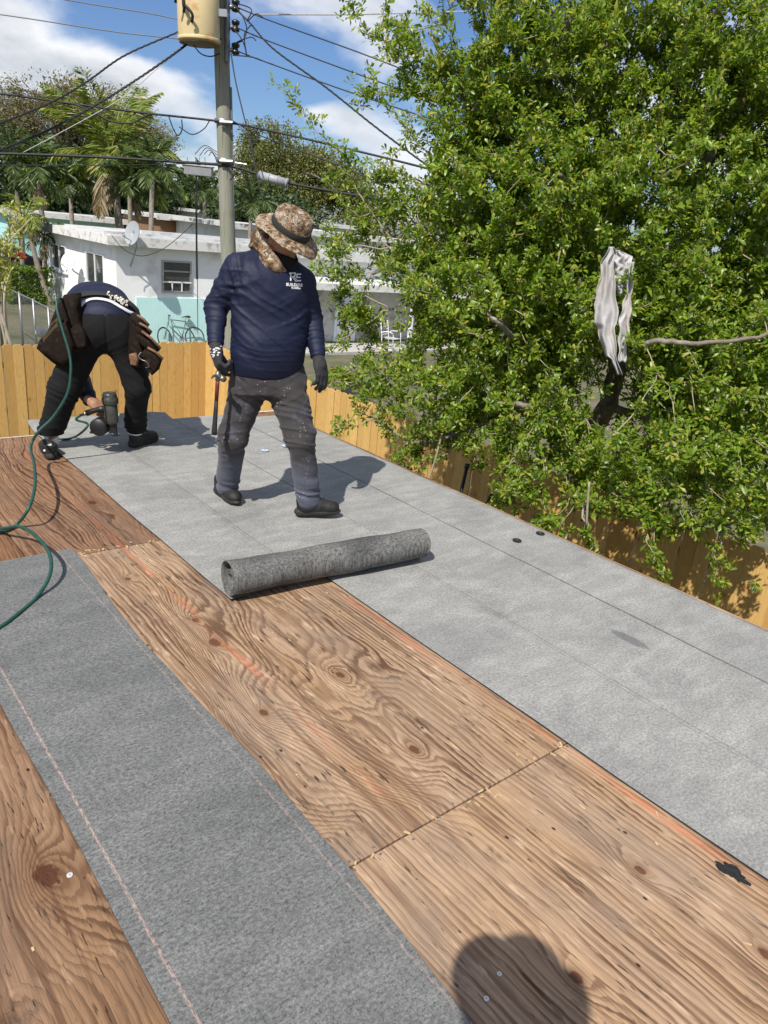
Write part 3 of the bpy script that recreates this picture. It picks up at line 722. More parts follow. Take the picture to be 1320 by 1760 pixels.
M_trouser = cloth('dirty slate work trousers', (.088, .096, .130), .85, .2, 500, dirt=(.036, .029, .024), dscale=5, dlo=.28, dhi=.46, spots=(.42, .38, .33), sheen=.1,
                  dirt_mask=lambda t, v: t.mr(t.xyz(v)[2], .26, .42, .15, 1))
M_glove = cloth('dark grey work glove', (.034, .033, .036), .7, .25, 500, sheen=.05)
M_boot = cloth('black boot leather', (.017, .016, .016), .6, .3, 300, dirt=(.05, .046, .042), dscale=9, dlo=.5, dhi=.75, sheen=0)
M_sole = cloth('black boot rubber', (.026, .025, .025), .75, .2, 200, dirt=(.06, .056, .05), dscale=14, dlo=.5, dhi=.7, sheen=0)
M_lace = plain('black lace', (.03, .03, .03), .8, .2, 60)
M_white = cloth('white cotton', (.72, .72, .70), .85, .1, 500)
def camo_mat(name, scale=1.0):
    m, t = new_mat(name); v = t.obj()
    base = t.ramp(t.noise(v, 26 * scale, 3, .6), [(0, (.035, .026, .018)), (.40, (.10, .065, .04)), (.47, (.30, .17, .08)), (.53, (.26, .21, .15)), (.60, (.48, .41, .32)), (.70, (.20, .085, .04))])
    br = t.vor(t.vm('ADD', v, t.vm('MULTIPLY', t.noise(v, 22, 3, .6, 0, 1), (.14, .14, .14))), 15 * scale, 'DISTANCE_TO_EDGE')
    c = t.mix(t.m('MULTIPLY', t.mr(br, .01, .06, .85, 0), t.mr(t.noise(v, 9 * scale, 2), .40, .56)), base, (.018, .014, .012))
    t2 = t.mr(t.noise(v, 120 * scale, 3, .7), .54, .60)
    c = t.mix(t.m('MULTIPLY', t2, .85), c, (.03, .022, .016))
    t.out(c, .85, t.bump(t.noise(v, 500, 2), .3, .003), 0, .2)
    return m
M_camo = camo_mat('dry leaf camouflage print')
M_band = plain('dark hat band', (.018, .019, .018), .8, .2, 60)
def boot(person, heel, toe_dir, lift=0, s=1.0, ankle=None, name='boot', mats=(None, None), pitch=0, top=.125):
    """heel: ground point under the heel, toe_dir: horizontal direction"""
    td = A([toe_dir[0], toe_dir[1], 0]); td /= np.linalg.norm(td); up = A([0, 0, 1]); td = td * math.cos(pitch) + up * math.sin(pitch); sd_ = np.cross(td, up); sd_ /= np.linalg.norm(sd_); up = np.cross(sd_, td)
    M_ = np.stack([td, sd_, up], 1); W_ = lambda a, b, c: A(heel) + (td * a + sd_ * b + up * c) * s + A([0, 0, lift])
    sole = union(ell(W_(.050, 0, .022), (.056 * s, .037 * s, .026 * s), M_), (ell(W_(.19, .004, .020), (.100 * s, .045 * s, .024 * s), M_), .03), (rbox(W_(.13, 0, .022), (.12 * s, .034 * s, .02 * s), .012 * s, M_), .02))
    def soled(P):
        d_ = np.maximum(sole(P), -((P - W_(0, 0, .002)) @ up)); q = (P - W_(0, 0, 0)) @ td
        return d_ + .0022 * (np.sin(q * 330) > .2) * (((P - W_(0, 0, 0)) @ up) < .022)
    up_ = union(cap(W_(.055, 0, .055), W_(.055, 0, .10), .043 * s, .046 * s), (ell(W_(.16, .002, .052), (.105 * s, .045 * s, .042 * s), M_), .05), (cap(W_(.075, 0, .10), W_(.15, 0, .070), .040 * s, .036 * s), .03), (ell(W_(.225, .003, .042), (.05 * s, .042 * s, .028 * s), M_), .03))
    def upper(P):
        d_ = np.maximum(up_(P), (P - W_(.05, 0, top)) @ up); q = (P - W_(0, 0, 0)) @ td
        return d_ - .002 * np.abs(np.sin(q * 60)) * np.clip((q - .17) * 20, 0, 1)
    lo = np.minimum(W_(-.03, 0, 0), W_(.32, 0, 0)) - [.08, .08, .02]; hi = np.maximum(W_(-.03, 0, .16), W_(.32, 0, .16)) + [.08, .08, .02]
    b = link(name, sdf_mesh(name, upper, lo, hi, .0055, mats[0]), None, person)
    link('sole', sdf_mesh('sole', soled, lo, hi, .0045, mats[1]), None, b)
    mb = MB(); tr = None
    me = b.data; tr = bvh_of(me)
    for k in range(5):
        pts = []
        for j in range(7):
            u = -1 + 2 * j / 6; o_ = W_(.085 + k * .022 + .008 * (u if k % 2 else -u), u * .024, .20); r_ = tr.ray_cast(Vector(o_), Vector(-up))
            if r_[0] is not None: pts.append(r_[0] + Vector(up) * .0015)
        if len(pts) > 2: mb.tube(pts, .0028, 6)
    if mb.v: mb.build('lace', M_lace, b, True)
    return b

# ------------------------------------------------------------------ the walking man
th = R(30)
BL_ = LAT * math.cos(th) + FH * math.sin(th)          # towards his left hand
BF_ = -FH * math.cos(th) + LAT * math.sin(th)         # the way he faces
man = empty('person', (2.2, 3.5, .02), 'man in camouflage sun hat and navy long sleeved shirt walking over the felt', 'person', 'workers on the roof')
D0 = 4.03; S = 305.0
px_ = lambda x, y, d_=D0: fw(x, y, d_)
spine = [(466, 442, .062, .06), (466, 452, .135, .085), (466, 470, .195, .112), (468, 500, .215, .128), (464, 545, .206, .140), (458, 590, .205, .152), (456, 622, .200, .146), (456, 652, .190, .132)]
cs = [px_(x, y) + BF_ * (.035 if y > 560 and y < 640 else .01) for x, y, a, b in spine]
torso = loft(cs, [q[2] for q in spine], [q[3] for q in spine], BL_)
shR, elR, wrR = px_(411, 462, 3.96), px_(371, 527, 3.97), px_(371, 592, 3.86)
shL, elL, wrL = px_(521, 483, 4.10), px_(537, 548, 4.14), px_(547, 612, 4.04)
arms = [(cap(px_(438, 450, 4.0), shR, .060, .072), .04), (cap(shR, elR, .076, .062), .012), (cut(cap(elR, wrR, .061, .041), (wrR + (wrR - elR) * .02, wrR - elR)), .012),
        (cap(px_(495, 460, 4.06), shL, .06, .066), .04), (cap(shL, elL, .066, .055), .012), (cut(cap(elL, wrL, .056, .041), (wrL + (wrL - elL) * .02, wrL - elL)), .012)]
base = union(torso, *arms)
def shirt_f(P):
    d_ = base(P)
    aR_, aL_ = px_(402, 490, 3.92), px_(524, 500, 4.0)
    a = folds(P, (elR - shR) + A(LAT) * .12, 44, 5, 1) * np.clip(near(P, shR, .15) + near(P, (shR + elR) / 2, .13), 0, 1) * .0075
    a += folds(P, (wrR - elR) - A(LAT) * .05, 52, 6, 2) * np.clip(near(P, elR, .12) + .6 * near(P, wrR, .12), 0, 1) * .007
    a += folds(P, (wrL - elL), 50, 6, 3) * np.clip(near(P, (elL + wrL) / 2, .15) + .5 * near(P, elL, .1), 0, 1) * .007
    a += folds(P, (elL - shL), 44, 6, 4) * near(P, (shL + elL) / 2, .13) * .007
    a += folds(P, A(LAT * .75 + np.array([0, 0, 1.0])), 30, 2.2, 5) * np.clip(near(P, px_(430, 540, 3.88), .17) + near(P, px_(470, 570, 3.85), .15), 0, 1) * .0085
    a += folds(P, A(-LAT * .6 + np.array([0, 0, 1.0])), 30, 2.5, 6) * np.clip(near(P, px_(512, 545, 3.95), .12), 0, 1) * .010
    a += folds(P, A(LAT * .15 + np.array([0, 0, 1.0])), 36, 2.2, 7) * near(P, px_(458, 620, 3.85), .19) * .0045
    a += folds(P, A(LAT * 1.0 + np.array([0, 0, .35])), 36, 3, 8) * near(P, px_(404, 470, 3.92), .10) * .012
    a += (vnoise(P * 14) - .5) * .005 - .006 * np.exp(-((P[:, 2] - cs[-1][2] - .028) / .004) ** 2)
    return d_ - a + .003
neck_c = px_(466, 444, 4.02)
shirt_fn = minus(shirt_f, cap(neck_c - A([0, 0, .02]), neck_c + A([0, 0, .2]), .068, .09))
lo = np.minimum.reduce([shR, elR, wrR, shL, elL, wrL, *cs]) - .14; hi = np.maximum.reduce([shR, elR, wrR, shL, elL, wrL, *cs]) + .13
lo[2] = cs[-1][2] - .02
# one continuous body under the clothes
hd = px_(490, 412, 3.98)
hf = A(-FH * .50 + LAT * .62 + np.array([0, 0, -.62])); hf /= np.linalg.norm(hf); hr_ = np.cross(hf, [0, 0, 1]); hr_ /= np.linalg.norm(hr_); hu = np.cross(hr_, hf)
HM = np.stack([hr_, hf, hu], 1)
hipR, kneeR, ankR = px_(428, 655, 4.02), px_(400, 752, 4.0), px_(391, 838, 4.18)
hipL, kneeL, ankL = px_(490, 652, 4.05), px_(516, 752, 3.96), px_(531, 860, 4.02)
thin = loft(cs, [max(.04, q[2] - .03) for q in spine], [max(.04, q[3] - .03) for q in spine], BL_)
limb = lambda a, b, r0, r1: (cap(a, b, r0, r1), .03)
body = union(thin, *head_parts(hd, HM), (cap(neck_c - A([0, 0, .03]), hd - HM[:, 2] * .05, .052, .05), .03), limb(shR, elR, .05, .042), limb(elR, wrR, .04, .028), limb(shL, elL, .05, .042), limb(elL, wrL, .04, .028),
             limb(hipR, kneeR, .085, .055), limb(kneeR, ankR, .055, .038), limb(hipL, kneeL, .085, .055), limb(kneeL, ankL, .055, .038),
             *[(cap(wrR, wrR + (wrR - elR) * .14, .026, .02), .02), (cap(wrL, wrL + (wrL - elL) * .14, .026, .02), .02)], limb(ankR, ankR + A([0, -.10, -.05]), .035, .025), limb(ankL, ankL + A([.09, -.05, -.05]), .035, .025))
blo = np.minimum.reduce([lo, ankR - .1, ankL - .1]); bhi = np.maximum.reduce([hi, hd + .2])
b_ = link('body', sdf_mesh('body', body, blo, bhi, .011, M_skin), None, man)
shirt = link('shirt', sdf_mesh('shirt', shirt_fn, lo, hi, .0062, M_navy), None, man)
# trousers
hipc = px_(458, 640)
tr_base = union(loft([px_(458, 628), px_(458, 650), px_(459, 672)], [.190, .200, .185], [.135, .145, .14], BL_),
                (cap(hipR + A(BL_) * .01, kneeR, .105, .078), .05), (cap(kneeR, ankR, .076, .064), .03), (cap(hipL - A(BL_) * .005, kneeL, .112, .084), .05), (cap(kneeL, ankL, .080, .064), .03))
def trouser_f(P):
    d_ = tr_base(P)
    a = folds(P, A([0, 0, 1.0]), 34, 4, 21) * np.clip(near(P, ankR + A([0, 0, .07]), .10) + near(P, ankL + A([0, 0, .08]), .11), 0, 1) * .022
    a += folds(P, kneeR - hipR + A(LAT) * .15, 34, 4, 22) * near(P, kneeR, .15) * .013 + folds(P, kneeL - hipL - A(LAT) * .15, 34, 3.5, 23) * np.clip(near(P, kneeL, .13) + near(P, (kneeL + hipL) / 2, .14), 0, 1) * .013
    a += folds(P, A(LAT * .5 + np.array([0, 0, 1.0])), 32, 3, 24) * near(P, hipR, .17) * .012 + folds(P, A(-LAT * .6 + np.array([0, 0, 1.0])), 32, 3, 25) * near(P, hipL, .17) * .012
    a += (vnoise(P * 12 + 4) - .5) * .010
    return d_ - a + .003
tl = np.minimum.reduce([ankR, ankL, kneeR, kneeL, hipR, hipL]) - .15; th_ = np.maximum.reduce([ankR, ankL, hipR, hipL, kneeL]) + .16; tl[2] = ankR[2] - .05
trouser_fn = cut(trouser_f, (ankR - A([0, 0, .035]), (0, 0, -1)))
link('trousers', sdf_mesh('trousers', trouser_fn, tl, th_, .0062, M_trouser), None, man)
hmR = np.array([2.068, 3.885, .0]); boot(man, (2.062, 3.880, .021), (-.02, -1), 0, .97, name='boot', mats=(M_boot, M_sole))
boot(man, (2.275, 3.335, .021), (.86, -.50), .004, .93, name='boot', mats=(M_boot, M_sole), pitch=.07)
# gloves
upv = A([0, 0, 1.0])
handR = union(*hand_parts(wrR + (wrR - elR) * .06, (px_(379, 650, 3.84) - wrR), A(LAT * .75 + FH * .45), (.55, 1.15, 1.2, 1.15), 1.02, .9, -1, .05, 1.12), k=.01)
g = wrR; lo_, hi_ = g - A([.16, .16, .22]), g + A([.16, .16, .08])
gR = link('glove', sdf_mesh('glove', lambda P: handR(P) - .002 + (vnoise(P * 60) - .5) * .002, lo_, hi_, .0036, M_glove), None, man)
handL = union(*hand_parts(wrL + (wrL - elL) * .06, (px_(556, 655, 4.03) - wrL), A(-LAT * .75 + FH * .55), (.35, .42, .5, .55), 1.02, .5, 1, .05, 1.12), k=.01)
g = wrL; lo_, hi_ = g - A([.16, .16, .26]), g + A([.16, .16, .08])
link('glove', sdf_mesh('glove', lambda P: handL(P) - .002 + (vnoise(P * 60) - .5) * .002, lo_, hi_, .0036, M_glove), None, man)
# white marking on the back of the glove
M_print = plain('white print', (.78, .78, .76), .6, .05, 30)
trg = bvh_of(gR.data); mb = MB()
for k in range(26):
    x_, y_ = random.uniform(358, 380), random.uniform(598, 613); y_ += (380 - x_) * .25 - 3
    dx, dy = random.uniform(.8, 2.2), random.uniform(.5, 1.1); q = []
    for a, b in ((-dx, -dy), (dx, -dy), (dx, dy), (-dx, dy)):
        p, nn = hit(trg, x_ + a, y_ + b)
        if p is not None: q.append(p + nn * .0012)
    if len(q) == 4 and (q[0] - q[2]).length < .03: mb.quad(q[0], q[3], q[2], q[1])
if mb.v: mb.build('glove_print', M_print, gR)
# mask, gaiter, hat
Hh = lambda a, b, c: hd + HM @ np.array([a, b, c])
headf = union(*head_parts(hd, HM))
maskf = cut(lambda P: union(lambda Q: headf(Q) - .007, (cap(Hh(0, .088, -.010), Hh(0, .095, -.06), .022, .030), .03))(P) - .004 * folds(P, HM[:, 2], 30, 8, 3), (Hh(0, .10, -.022), HM @ np.array([0, -.35, 1.0])), (Hh(0, .010, 0), HM @ np.array([0, -1, -.35])))
link('face_mask', sdf_mesh('face_mask', maskf, hd - .19, hd + .19, .005, M_blackcloth), None, man)
M_gaiter = camo_mat('camouflage neck scarf', .8)
nk = neck_c
gf = union(cap(nk + A([0, 0, -.015]) + BF_ * .035, hd - HM[:, 2] * .10 + HM[:, 1] * .0, .078, .072), (ell(px_(449, 410, 4.0), (.042, .042, .046)), .03), (cap(px_(455, 402, 4.02), px_(468, 388, 4.03), .045, .05), .03), (cap(px_(440, 420, 4.02), px_(462, 432, 3.96), .03, .035), .02), k=.03)
gaiter_fn = lambda P: minus(gf, lambda Q: maskf(Q) - .002)(P) - .012 * folds(P, A([0, 0, 1.0]) + BL_ * .7, 26, 6, 9)
link('neck_scarf', sdf_mesh('neck_scarf', gaiter_fn, nk - .2, nk + .22, .0055, M_gaiter), None, man)
hc = px_(500, 392, 3.985); hz = A(np.array([0, 0, .82]) + LAT * .40 - FH * .30); HF = frame(hc, hz, HM[:, 0])
hat = link('hat', None or MB().lathe([(.098, -.012), (.1, .0), (.099, .028), (.096, .055), (.088, .077), (.070, .090), (.04, .094), (.001, .091)], 40, HF @ Matrix.Diagonal((.97, 1.10, 1, 1)), cap=False).mesh('hat', M_camo, True), None, man)
for v in hat.data.vertices:
    q = HF.inverted() @ v.co; n_ = float(vnoise(np.array([[q.x * 22, q.y * 22, q.z * 22]]))[0]) - .5
    q.z += n_ * .016 - (.014 * math.exp(-((q.x / .035) ** 2 + ((q.y) / .06) ** 2)) if q.z > .07 else 0); q.x *= 1 + n_ * .07; q.y *= 1 + n_ * .07; v.co = HF @ q
mb = MB(); V = []; F_ = []; nr, na = 9, 72
for i in range(nr):
    for j in range(na):
        a = 2 * math.pi * j / na; u = i / (nr - 1); r_ = .097 + .072 * u
        z_ = -.010 - .030 * u * u + u * (.013 * math.sin(2 * a + .4) + .006 * math.sin(5 * a + 1)); V.append(HF @ Vector((r_ * .98 * math.cos(a), r_ * 1.08 * math.sin(a), z_)))
for i in range(nr - 1):
    for j in range(na): F_.append((i * na + j, (i + 1) * na + j, (i + 1) * na + (j + 1) % na, i * na + (j + 1) % na))
mb.add(V, F_); me = mb.mesh('brim', camo_mat('camouflage brim print', 1.5), True)
bo = link('brim', me, None, hat); sol = bo.modifiers.new('thickness', 'SOLIDIFY'); sol.thickness = .004
MB().lathe([(.1005, -.006), (.102, .0), (.1015, .022), (.0995, .026)], 40, HF @ Matrix.Diagonal((.985, 1.115, 1, 1)), cap=False).build('hat_band', M_band, hat, True)
# print on the chest
trs = bvh_of(shirt.data); X_ = RM[:, 0]; print_mb = MB()
def on_shirt(px, py):
    p, nn = hit(trs, px, py)
    return None if p is None else p - Vector(ray(px, py)).normalized() * .0025
def stamp(polys):
    for poly in polys:
        # cut long edges so that the print follows the cloth
        q = [on_shirt(*p) for p in poly]
        if all(x is not None for x in q): print_mb.add(q, [tuple(range(len(q)))])
def bar(x0, y0, x1, y1, n=4):
    return [[(x0 + (x1 - x0) * i / n, y0), (x0 + (x1 - x0) * (i + 1) / n, y0), (x0 + (x1 - x0) * (i + 1) / n, y1), (x0 + (x1 - x0) * i / n, y1)] for i in range(n)]
def para(a, b, w_, n=3):
    return [[(a[0] + (b[0] - a[0]) * i / n, a[1] + (b[1] - a[1]) * i / n), (a[0] + (b[0] - a[0]) * i / n + w_, a[1] + (b[1] - a[1]) * i / n), (a[0] + (b[0] - a[0]) * (i + 1) / n + w_, a[1] + (b[1] - a[1]) * (i + 1) / n), (a[0] + (b[0] - a[0]) * (i + 1) / n, a[1] + (b[1] - a[1]) * (i + 1) / n)] for i in range(n)]
stamp(bar(497, 468.4, 508.5, 470.6)); stamp(para((498.6, 470.6), (498.6, 482.6), 2.2)); stamp(para((506.6, 470.6), (505.2, 475), 2.2)); stamp(bar(502, 474.4, 507, 476.2, 2)); stamp(para((501.8, 476.2), (507.8, 484.4), 2.2)); stamp(para((504.8, 475.2), (511, 484.2), 1.6))
stamp(bar(509.6, 470.2, 517.6, 472.2)); stamp(bar(509.2, 475.8, 516.4, 477.6)); stamp(bar(511.4, 481.4, 517.6, 483.4)); stamp(para((509.4, 472.2), (509.4, 477), 1.8, 2))
def text(body_, cx_, cy_, width, parent_font=None):
    cu = bpy.data.curves.new('lettering', 'FONT'); cu.body = body_; cu.align_x = 'CENTER'; cu.size = 1; cu.offset = .035; cu.resolution_u = 3
    ob = bpy.data.objects.new('lettering', cu); COL.objects.link(ob); dg = bpy.context.evaluated_depsgraph_get()
    me = bpy.data.meshes.new_from_object(ob.evaluated_get(dg)); bpy.data.objects.remove(ob)
    xs_ = [v.co.x for v in me.vertices]; k = width / (max(xs_) - min(xs_)); mid = (max(xs_) + min(xs_)) / 2
    q = [on_shirt(cx_ + (v.co.x - mid) * k, cy_ - v.co.y * k * 1.12 + (v.co.x - mid) * k * .05) for v in me.vertices]
    if all(x is not None for x in q): print_mb.add(q, [tuple(p.vertices) for p in me.polygons])
text('BUILDERS', 506, 492.0, 28); text('FLORIDA', 509, 496.6, 16)
print_mb.build('chest_print', M_print, shirt)
# hammer held by its neck, handle down
ham = empty('hammer', px_(368, 745, 3.82), 'hammer with black and red rubber handle hanging down from the walking man\'s glove', 'hammer')
h0, h1 = px_(375, 640, 3.83), px_(368, 747, 3.81); hdv = h1 - h0; P_ = lambda u: h0 + hdv * u
M_rub = plain('black rubber grip', (.012, .012, .012), .7, .2, 80); M_redg = plain('red and black grip', (.12, .018, .012), .6, .6, 60); M_steel = plain('hammer steel', (.22, .20, .18), .35, .3, 30, metal=.8)
MB().tube([P_(.45), P_(.6), P_(.8), P_(.93), P_(1.0)], [.012, .0135, .0145, .0175, .0165], 12, flat=.8).build('grip', M_rub, ham, True)
MB().tube([P_(.12), P_(.2), P_(.46)], [.012, .0125, .0118], 12, flat=.8).build('shaft', M_redg, ham, True)
MB().tube([P_(.99), P_(1.004)], [.010, .009], 12, flat=.8).build('end_cap', M_redg, ham, True)
mb = MB(); q0 = P_(.06); aa = A(LAT * .6 - FH * .8); mb.tube([P_(-.02), P_(.13)], [.013, .013], 10); mb.tube([q0 - aa * .015, q0 + aa * .05, q0 + aa * .055, q0 + aa * .075], [.013, .011, .016, .016], 12); mb.tube([q0 - aa * .01, q0 - aa * .05 - A([0, 0, .008]), q0 - aa * .085 - A([0, 0, .03])], [.013, .011, .004], 8, flat=.6)
mb.build('hammer_head', M_steel, ham, True)
# ------------------------------------------------------------------ the bent worker
w1 = empty('person', (1.68, 4.95, .015), 'worker in black sweatpants bent over with back to the camera, leather pouches at hips', 'person', 'workers on the roof')
WF = A([.30, .954, 0]); WR = A([.954, -.30, 0])     # the way he faces; towards his right hand
q_ = lambda x, y, d_: A(fw(x, y, d_))
hL, kL, aL = q_(146, 586, 4.80), q_(111, 668, 4.78), q_(88, 748, 4.80)
hR, kR, aR = q_(212, 590, 4.86), q_(237, 665, 4.86), q_(233, 737, 5.02)
pel = q_(182, 560, 4.86)
pw = union(ell(pel, (.20, .17, .165), np.stack([WR, WF, A([0, 0, 1])], 1)), (ell(q_(160, 572, 4.80), (.105, .11, .12), np.stack([WR, WF, A([0, 0, 1])], 1)), .06), (ell(q_(205, 575, 4.84), (.105, .11, .12), np.stack([WR, WF, A([0, 0, 1])], 1)), .06),
           (cap(hL, kL, .120, .098), .05), (cap(kL, aL + A([0, 0, .03]), .099, .080), .04), (cap(hR, kR, .105, .080), .05), (cap(kR, aR + A([0, 0, .03]), .078, .072), .04),
           (cap(aL + A([0, 0, .03]), aL - A([0, 0, .015]), .080, .055), .02), (cap(aR + A([0, 0, .03]), aR - A([0, 0, .015]), .072, .050), .02))
def pants_f(P):
    a = folds(P, A([0, 0, 1.0]), 40, 4, 31) * np.clip(near(P, aL + A([0, 0, .06]), .10) + near(P, aR + A([0, 0, .06]), .10), 0, 1) * .022
    a += folds(P, A([0, 0, 1.0]) + WR * .5, 30, 3, 32) * np.clip(near(P, kL, .16) + near(P, kR, .15), 0, 1) * .014
    a += folds(P, A([0, 0, 1.0]) - WR * .8, 28, 3, 33) * np.clip(near(P, hL, .17) + near(P, hR, .17), 0, 1) * .005
    a += (vnoise(P * 10 + 8) - .5) * .010
    seam = np.abs((P - q_(181, 560, 4.8)) @ WR); a -= .006 * np.exp(-(seam / .008) ** 2) * (P[:, 2] > .60)
    return pw(P) - a + .003
top0 = q_(184, 531, 4.72)
pants_fn = cut(pants_f, (top0, WF * .55 + A([0, 0, 1.0])), (aL + A([0, 0, .012]), (0, 0, -1)))
lo = np.minimum.reduce([hL, kL, aL, hR, kR, aR, pel]) - .17; hi = np.maximum.reduce([hL, kL, aL, hR, kR, aR, pel]) + .2; lo[2] = aL[2] - .06
pants = link('trousers', sdf_mesh('trousers', pants_fn, lo, hi, .0068, M_blackcloth), None, w1)
# trunk bent forward, arms, head (one body) and the shirt over it
wa = q_(182, 548, 4.90); bk = q_(168, 528, 5.10); chst = q_(172, 545, 5.36); nkc = q_(180, 560, 5.56)
shl, shr = chst - WR * .18 + A([0, 0, -.03]), chst + WR * .18 + A([0, 0, -.03])
elb, wri = q_(138, 655, 5.10), q_(154, 687, 4.84); elr, wrr = q_(240, 640, 5.32), q_(238, 668, 5.06)
bodyM = np.stack([WR, WF, A([0, 0, 1])], 1)
headM = np.stack([WR, (WF * .35 + A([0, 0, -.94])), (WF * .94 + A([0, 0, .35]))], 1); hd1 = nkc + WF * .13 - A([0, 0, .10])
handl = hand_parts(wri + (wri - elb) * .05, A(LAT * .86 + np.array([0, 0, -.52])), A(FH * .55 + np.array([0, 0, -.8])), (.55, .95, 1.05, 1.1), 1.0, .5, 1, .04, 1.05)
trunk = union(ell(wa, (.17, .16, .13), bodyM), (cap(wa, bk, .14, .15), .05), (cap(bk, chst, .15, .16), .05), (cap(shl, shr, .075), .05))
body1 = union(trunk, (cap(chst, hd1, .06, .055), .04), *head_parts(hd1, headM), (cap(shl, elb, .05, .042), .03), (cap(elb, wri, .042, .029), .03), (cap(shr, elr, .05, .042), .03), (cap(elr, wrr, .042, .03), .03),
              (cap(wri, wri + (wri - elb) * .06, .028, .028), .02), *[(h[0], .008) if isinstance(h, tuple) else (h, .012) for h in handl], (cap(wrr, wrr + A([0, 0, -.08]), .03, .02), .02),
              (ell(pel, (.16, .13, .13), bodyM), .05), (cap(hL, kL, .08, .06), .04), (cap(kL, aL, .06, .04), .03), (cap(hR, kR, .08, .06), .04), (cap(kR, aR, .06, .04), .03), (cap(aL, aL - A([0, 0, .06]), .036), .02), (cap(aR, aR - A([0, 0, .08]), .036), .02))
blo = np.minimum.reduce([lo, hd1 - .16]); bhi = np.maximum.reduce([hi, hd1 + .16, shr + .12])
link('body', sdf_mesh('body', body1, blo, bhi, .0105, M_skin), None, w1)
# the working hand again in fine detail, as the visible skin over the coarse body mesh
shirt1 = union(cut(ell(wa, (.205, .19, .155), bodyM), (q_(184, 560, 4.62), A([0, 0, -1.0]) - WF * .9)), (ell(bk, (.215, .24, .165), bodyM), .08), (ell(chst, (.21, .18, .15), bodyM), .06), (cap(shl, shr, .09), .05), (cap(shl, elb, .075, .06), .04), (cut(cap(elb, wri, .058, .043), (wri + (wri - elb) * .02, wri - elb)), .03), (cap(shr, elr, .075, .06), .04), (cap(elr, wrr, .055, .042), .03))
def shirt1_f(P): return shirt1(P) - folds(P, WF + A([0, 0, .3]), 13, 3, 41) * .007 - folds(P, wri - elb, 30, 5, 42) * near(P, (elb + wri) / 2, .13) * .012 + .002
shirt1_fn = shirt1_f
s1 = link('shirt', sdf_mesh('shirt', shirt1_fn, np.minimum.reduce([wa, wri, elb, shl, wrr]) - .22, np.maximum.reduce([wa, bk, chst, shr, elr]) + .24, .0075, M_navy), None, w1)
hf1 = union(*handl, k=.01)
link('hand', sdf_mesh('hand', lambda P: hf1(P) - .0012, wri - .16, wri + .19, .0036, M_skin), None, w1)
# socks and shoes
for a_, hl in ((aL, None), (aR, None)):
    link('sock', sdf_mesh('sock', cap(a_ - A([0, 0, .045]) + WF * .01, a_ + A([0, 0, .04]), .047, .047), a_ - .16, a_ + .1, .007, M_white), None, w1)
for hl, td, lf in (((1.395, 4.885, .001), (.10, .99), 0), ((1.935, 4.935, .0165), (.90, .42), 0)):
    bt = boot(w1, hl, td, lf, .96, name='shoe', mats=(M_boot, M_sole), top=.098)
# white badge and triangle on the heel of the left shoe
trb = bvh_of(bpy.data.objects['shoe'].data); mb = MB()
def pin(tr, poly, off=.0012):
    q = []
    for p in poly:
        h_, n_ = hit(tr, *p)
        if h_ is None: return
        q.append(h_ + n_ * off)
    mb.add(q, [tuple(range(len(q)))])
pin(trb, [(76.5 + 1.9 * math.cos(a), 774 + 1.9 * math.sin(a)) for a in np.linspace(0, 5.6, 9)])
for dx in (0, 3, 6): pin(trb, [(80 + dx, 766), (81.4 + dx, 763 - dx * .3), (82.8 + dx, 766)])
if mb.v: mb.build('shoe_badge', M_print, bpy.data.objects['shoe'])
# belt, waistband strip (laid on the figure's own surface)
allv = bmesh.new(); allv.from_mesh(s1.data); allv.from_mesh(pants.data); mm = bpy.data.meshes.new('tmp'); allv.to_mesh(mm); allv.free(); trp = bvh_of(mm); bpy.data.meshes.remove(mm)
def ribbon(name, pix, hgt, m, parent, off=.006, n=30, thick=.008):
    """band following the body surface; pix: centre line, hgt: half height in m"""
    P_ = spline([(x, y, 0) for x, y in pix], 6); rows = []
    for p in P_:
        h_, n_ = hit(trp, p[0], p[1])
        if h_ is None: continue
        rows.append((h_, n_))
    mb = MB(); V = []; F_ = []
    for i, (h_, n_) in enumerate(rows):
        tdir = (rows[min(i + 1, len(rows) - 1)][0] - rows[max(i - 1, 0)][0]).normalized(); u_ = tdir.cross(n_).normalized()
        for sgn in (-1, 1):
            for o_ in (off, off + thick): V.append(h_ + u_ * hgt * sgn + n_ * o_)
    for i in range(len(rows) - 1):
        b = i * 4
        for a, c in ((0, 1), (1, 3), (3, 2), (2, 0)): F_.append((b + a, b + 4 + a, b + 4 + c, b + c))
    F_ += [(0, 1, 3, 2), (len(V) - 4, len(V) - 2, len(V) - 1, len(V) - 3)]
    me = mb.add(V, F_).mesh(name, m, True); return link(name, me, None, parent)
ribbon('waistband', [(137, 533), (143, 524), (156, 517), (172, 516), (190, 520), (206, 529), (220, 537), (230, 541)], .010, M_white, w1, .006)
belt = empty('tool_belt', wa, 'black tool belt with worn brown leather pouches round the bent worker\'s waist', 'tool belt')
M_webbing = plain('black belt webbing', (.014, .014, .015), .8, .3, 40); M_leather = plain('worn dark brown leather', (.013, .0085, .006), .8, .5, 14, spec=.12, stain=(.036, .027, .020), stain_scale=30, bump=.5, bscale=40)
M_leather2 = plain('scuffed tan leather edge', (.17, .085, .04), .65, .45, 18, stain=(.05, .03, .02), stain_scale=14, bump=.4)
ribbon('strap', [(122, 515), (134, 511), (152, 508), (172, 508), (192, 511), (212, 518), (228, 530), (240, 545)], .030, M_webbing, belt, .010)
M_foam = plain('torn white padding', (.62, .58, .5), .9, .3, 60)
mb = MB(); 
